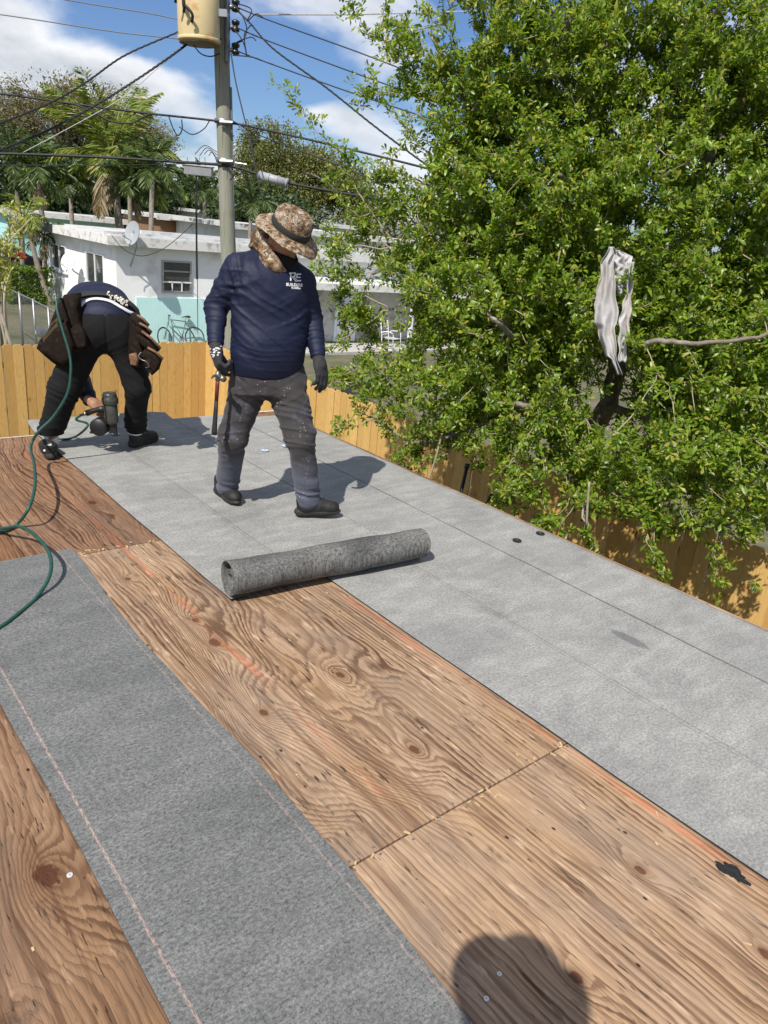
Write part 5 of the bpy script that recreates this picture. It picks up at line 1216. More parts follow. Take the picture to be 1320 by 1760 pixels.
# garden chairs
M_wmetal = plain('white enamel tube', (.78, .78, .76), .4, .06, 20)
def chair(loc, rz, label):
    e = empty('garden_chair', loc, label, 'chair', 'white metal garden chairs'); M_ = Matrix.Translation(loc) @ Matrix.Rotation(rz, 4, 'Z'); T_ = lambda *p: M_ @ Vector(p)
    for s_ in (-1, 1):
        MB().tube([T_(s_ * .28, -.30, .02), T_(s_ * .28, -.26, .60), T_(s_ * .28, -.12, .66), T_(s_ * .28, .15, .63), T_(s_ * .27, .24, .55)], .014, 6).build('arm', M_wmetal, e, True)
        MB().tube(spline([T_(s_ * .26, -.42, .07), T_(s_ * .26, -.2, .02), T_(s_ * .26, .2, .02), T_(s_ * .26, .46, .09)], 4), .014, 6).build('rocker', M_wmetal, e, True)
        MB().tube([T_(s_ * .25, .22, .03), T_(s_ * .25, .22, .40), T_(s_ * .25, .34, 1.05)], .014, 6).build('leg', M_wmetal, e, True)
    mb = MB()
    for k in range(7): y_ = -.26 + k * .08; mb.tube([T_(-.25, y_, .41), T_(.25, y_, .41)], .012, 5)
    mb.build('seat', M_wmetal, e)
    mb = MB()
    for k in range(6): mb.tube([T_(-.25, .24 + .10 * (k / 6), .52 + k * .09), T_(.25, .24 + .10 * (k / 6), .52 + k * .09)], .011, 5)
    mb.build('backrest', M_wmetal, e)
cp = on_z(583, 622, GZ + .06); chair((cp[0], 21.2, GZ + .06), R(-40), 'white metal rocking chair on the porch beside the white door')
cp = on_y(668, 612, 20.9); chair((cp[0], 20.9, GZ + .06), R(20), 'white metal chair on the porch half hidden by the big tree')

def far_house(x0, y0, x1, y1, z_top, m_wall, label, wins=(), roof_over=.5, z0=-2.2, fas=None):
    e = empty('bungalow', (x0, y0, z0), label, 'house', 'bungalows in the distance')
    MB().box((x0, y0, z0 - .5), (x1, y1, z_top)).build('wall', m_wall, e)
    MB().box((x0 - roof_over, y0 - roof_over, z_top + .003), (x1 + roof_over, y1 + roof_over, z_top + .20)).build('roof', M_roofw, e)
    mb = MB(); mb.box((x0 - roof_over - .03, y0 - roof_over - .035, z_top - .06), (x1 + roof_over, y0 - roof_over - .003, z_top + .21)); mb.build('fascia', fas or M_fascia, e)
    for a0, a1, b0, b1 in wins: window(e, 'x', a0, a1, b0, b1, y0)
    return e
M_aquaw = plain('aqua render', (.38, .66, .64), .85, .08, 2); M_tan = plain('brown wall', (.22, .12, .06), .85, .15, 2)
a = on_y(50, 425, 44); far_house(11.2, 44, 17.2, 50, .55, M_aquaw, 'aqua bungalow with white roof edge at the far left behind the palms', ((15.4, 16.3, -.6, .25), (12.2, 13.2, -.6, .25)), .4, z0=-2.0)
far_house(17.6, 40, 20.5, 45, 1.05, M_tan, 'small brown walled shed with white roof behind the bungalow', (), .3, z0=-2)
far_house(18.5, 34, 30.0, 41, 1.05, M_wwall, 'white flat roofed building behind the bungalow roof, nearest of the distant ones', ((20.5, 21.6, -.4, .5),), .5, z0=-2)
far_house(24.5, 46, 36, 54, 1.5, M_wwall, 'white bungalow far behind the utility pole among the trees', ((27, 28.2, -.4, .6),), .5, z0=-2)
far_house(30, 26, 44, 33, .7, M_grey, 'grey white building seen through the gaps of the big tree', ((33, 34.5, -1.4, -.2), (38, 39.5, -1.4, -.2)), .5, z0=-2.3)

# car parked at the far left
car = empty('parked_car', (9.6, 34.6, -1.95), 'dark grey car parked beyond the hedge at the far left', 'car')
M_car = plain('dark car paint', (.018, .020, .024), .22, .1, 4, metal=.4, spec=.7); CX0, CY0, CZ0 = 5.95, 34.0, -1.93
prof = [(0, .35), (.02, .75), (.12, .92), (.85, 1.02), (1.45, 1.48), (2.75, 1.52), (3.55, 1.08), (4.35, .98), (4.45, .72), (4.45, .35), (4.05, .30), (3.95, .18), (.6, .18), (.5, .30)]
Mx = Matrix.Translation((CX0, CY0 + 1.75, CZ0)) @ Matrix.Rotation(R(90), 4, 'X')
MB().prism(prof, 0, 1.75, Mx).build('body', M_car, car, bevel=.06)
mb = MB(); mb.prism([(.98, 1.06), (1.5, 1.42), (2.05, 1.45), (2.05, 1.06)], 1.745, 1.757, Mx); mb.prism([(2.13, 1.06), (2.13, 1.45), (2.7, 1.45), (3.4, 1.08)], 1.745, 1.757, Mx); mb.build('window', M_glass, car)
for xx in (.9, 3.55):
    MW = Matrix.Translation((CX0 + xx, CY0 - .01, CZ0 + .32)) @ Matrix.Rotation(R(90), 4, 'X')
    wv = MB().lathe([(.20, -.10), (.32, -.09), (.325, 0), (.32, .03), (.21, .035)], 28, MW).build('wheel', M_tyre, car, True)
    mb = MB(); mb.lathe([(.205, .02), (.205, .037), (.185, .037), (.185, .022)], 28, MW)
    for k in range(5): a = 2 * math.pi * k / 5; mb.box((.0, -.022, .022), (.19, .022, .036), MW @ Matrix.Rotation(a, 4, 'Z'))
    mb.build('rim', M_rim, wv)
# hedge block beside the bungalow corner
hx, hy = 7.75, 28.2
P = rng.random((6500, 3)); f = rng.integers(0, 4, 6500); P[f == 0, 0] = P[f == 0, 0] * .12; P[f == 1, 1] = P[f == 1, 1] * .12; P[f == 2, 2] = 1 - P[f == 2, 2] * .12
P = np.array([6.85, 27.5, -2.0]) + P * np.array([1.40, 1.5, 1.25]); P += (vnoise(P * 3)[:, None] - .5) * .22
e = empty('hedge', (7.5, 28.2, -2.0), 'square clipped bright green hedge beside the bungalow corner', 'hedge')
link('foliage', leaves_mesh('foliage', P, rng.normal(size=P.shape) + [-.4, -.6, .5], .085, .030, M_hedge), None, e)
mb = MB()
for k in range(9): q = np.array([7.0 + .13 * k, 28.2, -2.1]); mb.tube([q, q + [0, .1 * (-1) ** k, .9]], .02, 5)
mb.build('stem', M_bark, e)
# red leaved plant in front of the car
e = empty('red_plant', (8.2, 31.0, -2.0), 'small red leaved plant above the hedge in front of the dark car', 'plant'); rp = on_y(33, 446, 30.0)
n_ = 70; D_ = unit(rng.normal(size=(n_, 3)) * [.6, .6, .3] + [0, 0, .75]); M_red = leaf_mat('red leaf', (.25, .015, .02), (.55, .05, .04), .3)
link('foliage', leaves_mesh('foliage', rp + D_ * .05, D_, .24, .030, M_red, six=True), None, e); MB().tube([(rp[0], rp[1], -2.1), rp], .025, 6).build('stem', M_bark, e)

# palms
def palm(base, top, label, n_fr, L, m_leaf, droop=.9, leaflet=.45, r0=.13, dead=0, group='palm trees behind the bungalow', wl=.022, up=.55, nl=34, lean_=0):
    e = empty('palm_tree', base, label, 'palm tree', group); base = np.array(base, float); top = np.array(top, float)
    tr_ = spline([base, base * .55 + top * .45 + rng.normal(size=3) * .12, top], 6); k = len(tr_)
    rr = [r0 * (1.25 - .5 * i / k) * (1 + (.05 if i % 2 else -.03)) for i in range(k)]; MB().tube(tr_, rr, 9).build('trunk', M_barkp, e, True)
    for q in range(n_fr + dead):
        isd = q >= n_fr; az_ = 2.4 * q + rng.normal() * .2; el_ = (up + .75 * math.sin(q * 1.7)) if not isd else -.75
        d_ = np.array([math.cos(az_) * math.cos(el_), math.sin(az_) * math.cos(el_), math.sin(el_)]); Lq = L * (.8 + .35 * rng.random()) * (.75 if isd else 1)
        pts = []; p = top.copy(); dd = d_.copy(); N_ = 12
        for i in range(N_ + 1):
            pts.append(p.copy()); dd = unit(dd + np.array([0, 0, -droop * (1.5 if isd else 1) / N_ * (.4 + 1.3 * i / N_)])); p = p + dd * Lq / N_
        pts = np.array(pts); mb = MB(); mb.tube(pts, [.028 * (1 - .85 * i / N_) * (r0 / .13) ** .5 + .003 for i in range(N_ + 1)], 4, False)
        u = np.repeat(np.linspace(.12, 1, nl), 2); s_ = np.tile([-1, 1], nl); ix = u * N_; i0 = np.clip(ix.astype(int), 0, N_ - 1); fr_ = (ix - i0)[:, None]
        B = pts[i0] * (1 - fr_) + pts[i0 + 1] * fr_; T_ = unit(pts[i0 + 1] - pts[i0]); Sd = unit(np.cross(T_, [0, 0, 1.0])); 
        Dl = T_ * .75 + Sd * s_[:, None] * .8 + np.array([0, 0, -.45 - (.5 if isd else 0)]) + rng.normal(size=B.shape) * .10
        Ll = leaflet * np.sin(np.clip(u * 2.6 + .35, 0, 3.05)) * (.8 + .3 * rng.random(len(u))) + .05
        me = leaves_mesh('frond', B, Dl, Ll, wl * (.8 + .4 * rng.random(len(u))), M_dead if isd else m_leaf, .5)
        fo_ = link('frond', me, None, e)
        if isd: tag(fo_, 'dry hanging frond')
        me2 = mb.mesh('rachis', M_dead if isd else m_leaf); link('rachis', me2, None, fo_)
    return e
g_ = lambda p, z=-2.0: (p[0], p[1], z)
p = on_y(190, 262, 34); palm(g_(p), p, 'tall palm with big yellow green fronds rising above the bungalow roof', 19, 3.5, M_palmy, 1.05, 1.05, .16, 3, wl=.036, nl=54)
for (x_, y_, Yv, lab, n_, L_, dd) in [(62, 298, 31, 'dark palm with drooping fronds at the far left above the aqua bungalow', 15, 1.5, 1), (22, 285, 33, 'dark drooping palm at the left edge of the photo', 14, 1.5, 0), (120, 318, 36, 'low dark palm left of the tall yellow green palm', 12, 1.4, 0),
                              (262, 296, 30, 'dark palm with bunched drooping fronds right of the tall yellow green palm', 17, 1.55, 0), (222, 312, 31.5, 'dark palm crowded between two taller palms above the bungalow roof', 14, 1.4, 0),
                              (432, 352, 33, 'dark palm between the utility pole and the walking man', 15, 1.6, 0), (350, 330, 38, 'dark palm just left of the utility pole', 13, 1.5, 0)]:
    p = on_y(x_, y_, Yv); palm(g_(p), p, lab, n_, L_, M_palmg, 1.9, .55, .10, dd, wl=.032, up=.75, nl=30)
p0 = on_y(44, 372, 27.5); palm((p0[0] + .7, 27.6, -2.1), p0, 'slim young palm with pale curved trunk beside the hedge', 9, 1.0, M_palmy, 1.6, .4, .085, 2, wl=.02, up=.5, nl=22, group='young palms beside the hedge')
p0 = on_y(74, 405, 28.6); palm((p0[0] - .1, 28.9, -2.1), p0, 'slim pale palm trunk just left of the bungalow corner', 7, .9, M_palmg, 1.8, .4, .07, 1, wl=.02, nl=20, group='young palms beside the hedge')
# trees in the distance
def lobes_px(lst): return [(on_y(x, y, Yv), (rx, ry, rz)) for x, y, Yv, rx, ry, rz in lst]
L_ = lobes_px([(60, 200, 70, 5.5, 5, 3.0), (140, 195, 68, 5.5, 5, 3.2), (215, 225, 68, 4.5, 4, 2.6), (20, 230, 72, 5, 4, 2.5), (100, 170, 70, 5, 4, 2.2), (265, 245, 66, 2.6, 3, 1.8)])
crown_tree((L_[1][0][0], 70, -2), L_, 'broad wispy brown green tree on the skyline at upper left', M_brownish, M_bark, 46000, .17, .45, 'trees on the skyline', 90, gap=.6, keep=.36, twigs=900, shell=.35, dirb=.9)
L_ = lobes_px([(470, 265, 52, 3.2, 3, 2.6), (535, 300, 50, 3.4, 3, 3.0), (430, 300, 52, 2.6, 3, 2.4), (590, 330, 48, 3, 3, 2.6), (500, 340, 50, 4, 3, 2.6), (450, 235, 52, 1.8, 2, 1.4)])
crown_tree((L_[0][0][0] + 1, 52, -2), L_, 'olive green tree on the skyline behind the walking man\'s hat', M_olive, M_bark, 46000, .17, .35, 'trees on the skyline', 40, gap=.7, keep=.36, twigs=200, shell=.4, dirb=.9)
for i, (lst, lab, m_, n_) in enumerate([([(20, 310, 50, 4, 3, 3.0), (95, 320, 50, 4, 3, 2.8)], 'dark evergreen tree mass behind the palms at left', M_deep, 7000), ([(160, 330, 52, 4, 3, 2.8), (230, 325, 52, 3.5, 3, 2.6)], 'dark evergreen tree behind the tall yellow green palm', M_deep, 6000),
                            ([(310, 335, 54, 3.2, 3, 2.6), (350, 350, 54, 3.2, 3, 2.4)], 'dark round tree left of the utility pole', M_deep, 6000), ([(420, 375, 45, 3.2, 3, 2.2), (480, 380, 45, 3, 3, 2.2)], 'dark green tree behind the utility pole at roof level', M_deep, 6000),
                            ([(640, 380, 60, 5, 4, 4.0), (760, 395, 60, 6, 4, 4.0)], 'distant green tree seen through the left gaps of the big tree', M_olive, 6000), ([(980, 430, 60, 7, 4, 4.0), (1150, 450, 60, 7, 4, 4.2)], 'distant green tree behind the trunk of the big tree', M_deep, 6000), ([(1300, 470, 60, 7, 5, 4.5)], 'distant green tree at the right edge behind the big tree', M_deep, 4000)]):
    L_ = lobes_px(lst); crown_tree((L_[0][0][0], lst[0][2], -2), L_, lab, m_, M_bark, n_, .30, .28, 'trees on the skyline', 14, gap=.8, keep=.30)
# thin bare sapling at the left edge, close by
M_sap = leaf_mat('young yellow leaf', (.24, .28, .04), (.42, .42, .10), .4)
s0 = on_y(14, 600, 16.5); e = empty('sapling', (s0[0], s0[1], GZ), 'thin sapling with sparse yellow green leaves at the left edge above the fence', 'tree'); mb = MB(); tips = []
for k in range(9):
    q = [on_y(10 + 2 * (k % 3), 590, 16.5), on_y(2 + rng.normal() * 6, 500, 16.5 + rng.normal() * .2), on_y(6 + rng.normal() * 12, 440 + rng.normal() * 8, 16.5 + rng.normal() * .3), on_y(14 + rng.normal() * 16, 370 + rng.normal() * 30, 16.5 + rng.normal() * .4)]
    sp_ = spline(q, 5); mb.tube([np.array([q[0][0], q[0][1], GZ])] + sp_, [.03] + [.022 * (1 - .85 * i / len(sp_)) + .003 for i in range(len(sp_))], 5); tips += sp_[5:]
link('trunk', mb.mesh('trunk', plain('pale twig', (.42, .36, .27), .8, .2, 20), True), None, e); tips = np.array(tips); P = np.repeat(tips, 6, 0) + rng.normal(size=(len(tips) * 6, 3)) * .07
link('foliage', leaves_mesh('foliage', P, rng.normal(size=P.shape) + [0, 0, .4], .12, .022, M_sap), None, e)
# chain link fence on the slope
M_galv = plain('galvanised steel', (.26, .265, .27), .4, .12, 20, metal=.7)
cl = empty('chain_link_fence', on_y(56, 580, 18.5), 'chain link fence with steel posts on the grass slope behind the board fence', 'fence')
tops = [on_y(-40, 470, 23.0), on_y(-5, 488, 21.2), on_y(33, 505, 19.6), on_y(57, 516, 18.8), on_y(83, 530, 18.0), on_y(112, 545, 17.2)]
bots = [p - [0, 0, 1.25] for p in tops]
for a, b in list(zip(tops, bots))[1:]: MB().tube([b - [0, 0, .3], a + [0, 0, .03]], .030, 8).build('post', M_galv, cl, True)
MB().tube(tops, .021, 6).build('rail', M_galv, cl, True)
mb = MB()
for a0, a1, b0, b1 in zip(tops[:-1], tops[1:], bots[:-1], bots[1:]):
    n_ = 16
    for k in range(n_):
        u0, u1 = k / n_, (k + 1) / n_
        for r_ in range(10):
            w0, w1 = r_ / 10, (r_ + 1) / 10; pt = lambda u, w: (a0 + (a1 - a0) * u) * w + (b0 + (b1 - b0) * u) * (1 - w)
            mb.tube([pt(u0, w0), pt(u1, w1)], .0022, 3, False); mb.tube([pt(u1, w0), pt(u0, w1)], .0022, 3, False)
tag(mb.build('wire_mesh', M_galv, cl), kind='stuff')
wp = [on_y(0, 530, 15.5), on_y(16, 586, 15.2)]; e = empty('wooden_stake', (wp[1][0], wp[1][1], GZ), 'pale weathered stake leaning at the left edge behind the fence', 'stake'); dd = wp[1] - wp[0]; MB().tube([wp[0] - dd * .3, wp[1], wp[1] + dd * ((GZ - wp[1][2]) / dd[2])], .028, 6).build('shaft', M_barkp, e)
# grey rock by the fence
e = None
rk = on_y(72, 572, 17.0); bm = bmesh.new(); bmesh.ops.create_icosphere(bm, subdivisions=3, radius=.13)
for v in bm.verts: v.co *= 1 + .5 * (float(vnoise(np.array([[v.co.x * 6 + 3, v.co.y * 6, v.co.z * 6]]))[0]) - .5); v.co.z *= .8
me = bpy.data.meshes.new('rock'); bm.to_mesh(me); bm.free(); tag(link('rock', me, plain('pale rock', (.42, .41, .39), .9, .25, 9, bump=.5), None, (rk[0], rk[1], rk[2])), 'pale grey rock at the foot of the chain link fence', 'rock')
# ================================================================== utility pole and overhead lines
PD = 14.0
m, t = new_mat('weathered pole wood'); v = t.obj(); x, y, z = t.xyz(v)
g = t.noise(t.comb(t.m('MULTIPLY', x, 40), t.m('MULTIPLY', y, 40), t.m('MULTIPLY', z, 1.4)), 1, 4, .6)
c = t.mix(g, (.14, .135, .105), (.34, .335, .27)); c = t.mix(t.mr(t.noise(v, 2.0, 4), .5, .7, 0, .5), c, (.20, .215, .15))
ck = t.mr(t.noise(t.comb(t.m('MULTIPLY', x, 60), t.m('MULTIPLY', y, 60), t.m('MULTIPLY', z, .8)), 1, 2), .66, .70); c = t.mix(ck, c, (.05, .045, .035))
t.out(c, .9, t.bump(t.m('SUBTRACT', g, ck), .5, .01)); M_pole = m
pt_, pb_ = fw(378, 0, PD), fw(392, 420, PD); dv = pt_ - pb_; dv /= dv[2]
pole_at = lambda z: pb_ + dv * (z - pb_[2])
pole = empty('utility_pole', pole_at(GZ), 'grey weathered wooden utility pole carrying the lines behind the far fence', 'utility pole')
zs = np.linspace(GZ - .3, 8.2, 14); MB().tube([pole_at(z) for z in zs], [.150 - .003 * i for i in range(14)], 14).build('shaft', M_pole, pole, True)
M_ins = plain('black insulator', (.015, .014, .016), .3, .2, 30); M_cable = plain('black cable', (.012, .012, .013), .6, .2, 20); M_wire = plain('bare grey wire', (.16, .16, .165), .5, .2, 20, metal=.3); M_wirel = plain('pale twisted wire', (.42, .42, .42), .5, .2, 20)
for py in (13, 48, 87):
    a = fw(390, py, PD - .12); b = fw(402, py - 2, PD - .14)
    MB().box(tuple(a - [.03, .05, .16]), tuple(a + [.03, .03, .16])).build('bracket', M_galv, pole); MB().tube([a, b], .035, 8).build('bracket', M_galv, pole, True)
    MB().lathe([(.03, -.09), (.065, -.07), (.065, -.03), (.04, -.015), (.04, .015), (.065, .03), (.065, .07), (.03, .09)], 16, Matrix.Translation(fw(405, py - 3, PD - .14))).build('insulator', M_ins, pole, True)
for py in (209, 276):
    a = pole_at(fw(385, py, PD)[2]); MB().tube([a - [0, 0, .035], a + [0, 0, .035]], .160, 14).build('clamp_band', M_galv, pole, True); MB().tube([fw(378, py + 1, PD - .2), fw(400, py + 2, PD - .2)], .028, 6).build('clamp_band', M_galv, pole)
MB().tube([fw(404, 280, PD - .15), fw(424, 283, PD - .15)], .018, 6).build('bracket', M_galv, pole)
MB().tube([fw(397, 150, PD - .02), fw(400, 300, PD - .02), fw(403, 420, PD - .02)], .018, 6).build('ground_wire', M_wire, pole)
# transformer
M_can = plain('cream enamel with rust', (.62, .49, .26), .5, .10, 3, stain=(.42, .15, .04), stain_scale=2.6); M_canr = plain('rusty can base', (.16, .115, .075), .8, .4, 9)
tc = fw(341, 20, PD - .45); tf_ax = A([-.045, 0, 1.0]); TF = frame(tc, tf_ax, LAT)
trn = empty('transformer', tc, 'cream rust stained transformer can hanging on the utility pole', 'transformer')
MB().lathe([(.30, -.43), (.32, -.40), (.325, -.38), (.325, .60), (.30, .64), (.10, .70), (.01, .70)], 36, TF).build('tank', M_can, trn, True)
MB().lathe([(.331, -.41), (.333, -.40), (.333, -.375), (.331, -.365)], 36, TF).build('rim', M_can, trn, True)
MB().lathe([(.001, -.418), (.28, -.425), (.312, -.445), (.29, -.45), (.001, -.44)], 36, TF).build('base', M_canr, trn, True)
MB().box((.31, -.04, -.05), (.46, .04, .05), TF).build('mounting_bracket', M_alu, trn)
for k, s_ in enumerate((-.12, .0, .12)):
    q = [TF @ Vector((-.18 + s_ * .3, -.30, .10 - s_)), TF @ Vector((-.14 + s_ * .3, -.42, .12 - s_)), TF @ Vector((-.10 + s_, -.44, .0 - s_)), TF @ Vector((-.12 + s_, -.40, -.10 - s_))]; MB().tube(spline(q, 4), .022, 6).build('lead', M_cable, trn, True)
def wire(pts, r, m, label, name='power_line', cat='power line', n=8, sides=5, twist=0):
    P = spline([fw(x, y, d_) for x, y, d_ in pts], n); mb = MB()
    if twist:
        P2 = spline(P, 3); a = []; 
        for s_ in (0, 2.09, 4.19): mb.tube([p + np.array([math.cos(i * twist + s_), .3 * math.sin(i * twist + s_), math.sin(i * twist + s_)]) * r * 1.1 for i, p in enumerate(P2)], r, 4, False)
    else: mb.tube(P, r, sides)
    e = mb.build(name, m, None, True); return tag(e, label, cat, 'overhead lines')
wire([(-160, -50, 13), (115, 0, 13.6), (250, 22, 13.9), (312, 34, 14), (395, 46, 14)], .009, M_wire, 'thin bare wire crossing the upper left sky, the higher of two')
wire([(-160, 6, 13), (0, 25, 13.3), (200, 55, 13.7), (315, 68, 13.9), (385, 83, 14)], .009, M_wire, 'thin bare wire crossing the upper left sky, the lower of two')
wire([(-120, 252, 11), (0, 212, 11.8), (90, 175, 12.4), (150, 140, 12.8), (215, 95, 13.2), (313, 52, 13.5)], .008, M_cable, 'twisted black drop cable falling from the transformer to the left, upper one', twist=.8)
wire([(-120, 306, 11), (0, 258, 11.8), (80, 225, 12.4), (165, 180, 12.9), (230, 140, 13.2), (300, 92, 13.5), (340, 60, 13.7), (378, 28, 13.85)], .010, M_cable, 'twisted black drop cable falling from the pole to the left, lower one', twist=.8)
wire([(40, 262, 12.4), (150, 203, 13), (215, 165, 13.2), (270, 118, 13.5), (328, 68, 13.7)], .006, M_wirel, 'thin pale wire running beside the lower twisted drop cable')
wire([(-160, 145, 14), (0, 161, 14), (130, 179, 14), (255, 195, 14), (380, 209, 13.85), (470, 226, 13.8), (640, 266, 13.5), (760, 296, 13)], .018, M_cable, 'thick black telephone cable passing the pole at mid height', 'telephone_cable', 'cable')
wire([(128, 179, 13.95), (160, 192, 13.95), (190, 208, 13.95), (225, 212, 13.95), (242, 204, 13.95), (258, 196, 13.95)], .016, M_cable, 'slack loop of cable hanging under the thick telephone cable', 'telephone_cable', 'cable')
wire([(290, 200, 13.9), (298, 222, 13.9), (306, 233, 13.9), (313, 222, 13.9), (312, 205, 13.9)], .010, M_cable, 'small hanging cable loop beside the left of the pole, steep one', 'telephone_cable', 'cable')
wire([(308, 218, 13.9), (330, 231, 13.9), (350, 222, 13.9), (360, 208, 13.9)], .009, M_cable, 'small hanging cable loop beside the left of the pole, wide one', 'telephone_cable', 'cable')
wire([(-160, 262, 13.6), (0, 264, 13.8), (170, 270, 14), (300, 278, 14), (392, 285, 13.85), (440, 298, 13.75), (500, 315, 13.7), (590, 332, 13.4), (700, 350, 13)], .024, M_cable, 'thickest black cable passing the pole low down with a grey splice case', 'telephone_cable', 'cable')
wire([(-160, 286, 15), (0, 284, 15), (200, 284, 15.3), (330, 281, 15.8), (392, 280, 14.2)], .008, M_cable, 'thin black line just under the thickest cable at left', 'telephone_cable', 'cable')
wire([(406, 12, 13.85), (468, 37, 13.8), (600, 84, 13.4), (735, 135, 13), (900, 192, 12.4)], .010, M_cable, 'thin wire from the pole top to the big tree, highest of three')
wire([(406, 47, 13.85), (460, 70, 13.8), (600, 122, 13.4), (770, 183, 12.8), (900, 226, 12.4)], .010, M_cable, 'thin wire from the pole to the big tree, middle of three')
wire([(406, 87, 13.85), (455, 106, 13.8), (600, 158, 13.4), (800, 224, 12.8), (900, 256, 12.4)], .010, M_cable, 'thin wire from the pole to the big tree, lowest of three')
wire([(440, 25, 16), (520, 25, 16.5), (600, 25, 17), (720, 22, 18), (850, 18, 19)], .007, M_wirel, 'pale twisted wire running level at the top of the sky', twist=.9)
wire([(408, 18, 13.85), (430, 40, 13.8), (470, 84, 13.4), (560, 150, 12.6), (640, 214, 11.8), (720, 274, 11), (800, 330, 10.2)], .008, M_cable, 'twisted black drop cable falling steeply from the pole to the right', twist=.8)
wire([(397, 92, 13.85), (405, 140, 13.7), (418, 195, 13.4), (432, 250, 13), (441, 300, 12.6), (452, 345, 12.2)], .011, M_cable, 'black cable hanging down beside the right of the pole', 'telephone_cable', 'cable')
wire([(445, 232, 13.8), (432, 255, 13.4), (415, 285, 13.2), (395, 310, 13.4)], .008, M_cable, 'thin black line slanting across the pole below the telephone cable', 'telephone_cable', 'cable')
wire([(395, 205, 13.8), (445, 232, 13.8), (540, 268, 13.6), (600, 292, 13.4), (680, 330, 13)], .010, M_cable, 'thin black line falling right from the pole under the telephone cable', 'telephone_cable', 'cable')
# jumpers curling round the insulators
for q, lab in [([(402, 8, 13.8), (418, 30, 13.7), (424, 52, 13.7), (416, 70, 13.7), (398, 76, 13.8)], 'jumper wire curling right of the pole top, topmost'), ([(400, 48, 13.8), (412, 62, 13.7), (420, 78, 13.7), (424, 95, 13.7), (420, 60, 13.7), (432, 42, 13.7)], 'jumper wire looping right of the pole between insulators'),
               ([(398, 80, 13.8), (412, 70, 13.7), (432, 64, 13.7), (440, 70, 13.7)], 'jumper wire beside the lowest insulator'), ([(330, 74, 13.7), (345, 92, 13.7), (362, 97, 13.7), (378, 92, 13.8)], 'slack wire under the transformer'), ([(368, 50, 13.7), (374, 62, 13.7), (372, 74, 13.7), (380, 66, 13.8)], 'short lead between transformer and pole'),
               ([(408, 6, 13.8), (432, 16, 13.7), (425, 36, 13.7), (440, 24, 13.7), (452, 30, 13.7)], 'jumper wire coiled at the pole top line clamp'), ([(400, 95, 13.8), (425, 97, 13.7), (440, 100, 13.7), (450, 104, 13.7)], 'jumper wire running into the lowest line clamp')]:
    wire(q, .0095, M_cable, lab, 'jumper_wire', 'wire')
# splice case and cable box
sa, sb = fw(445, 301, 13.7), fw(494, 315, 13.65); e = empty('splice_case', sa, 'grey cylindrical splice case on the thickest cable right of the pole', 'splice case'); M_spl = plain('grey plastic case', (.30, .31, .33), .5, .15, 14)
MB().tube([sa, sb], .072, 14).build('case', M_spl, e, True)
for u in (0.03, .35, .65, .97): q = sa + (sb - sa) * u; MB().tube([q, q + (sb - sa) * .035], .082, 14).build('case_ring', M_spl, e, True)
ba = fw(318, 291, 18.0); bb_ = fw(365, 290, 18.0); e = empty('cable_box', ba, 'grey oblong cable box hanging among wires left of the pole', 'cable box')
X3 = A(bb_ - ba); M_ = frame(ba, (0, 0, 1), X3 / np.linalg.norm(X3)); L_ = float(np.linalg.norm(X3)); MB().box((0, -.10, -.10), (L_, .10, .09), M_).build('case', plain('weathered grey box', (.22, .225, .23), .6, .25, 9), e, bevel=.01)
MB().box((-.02, -.12, .0905), (L_ + .02, .12, .11), M_).build('lid', plain('pale box lid', (.40, .41, .42), .6, .15, 9), e)
for k, (x_, dx) in enumerate([(322, 12), (336, 2), (343, -2), (352, -8)]): MB().tube(spline([fw(x_, 270, 18), fw(x_ + 1, 296, 18.05), fw(x_ + dx * .7, 312, 18.1), fw(336 + k, 360, 18.3), fw(337 + k, 480, 18.5)], 4), .006, 5).build('drop_wire', M_cable, e, True)
for k in range(5): q = [fw(335 + 8 * k, 265 + 3 * (k % 2), 17.9), fw(352 + 4 * k, 250 + 4 * k, 17.8), fw(374, 262 + 5 * k, 17.2)]; MB().tube(spline(q, 5), .008, 5).build('loop_wire', M_cable, e, True)
# house service cable sagging across the white wall
P = spline([on_y(192, 405, 22.0), on_y(215, 430, 22.2), on_y(245, 440, 22.3), on_y(280, 428, 22.2), on_y(310, 405, 21.6), on_y(331, 385, 20.5)], 6); tag(MB().tube(P, .010, 5).build('service_cable', M_cable, None, True), 'thin black cable sagging across the top of the white bungalow wall', 'cable')
P = [on_y(338, 300, 20), on_y(339, 450, 21.5), on_y(340, 575, 22.5)]; tag(MB().tube(P, .012, 5).build('service_cable', M_cable, None, True), 'thin black cable hanging straight down before the aqua wall', 'cable')
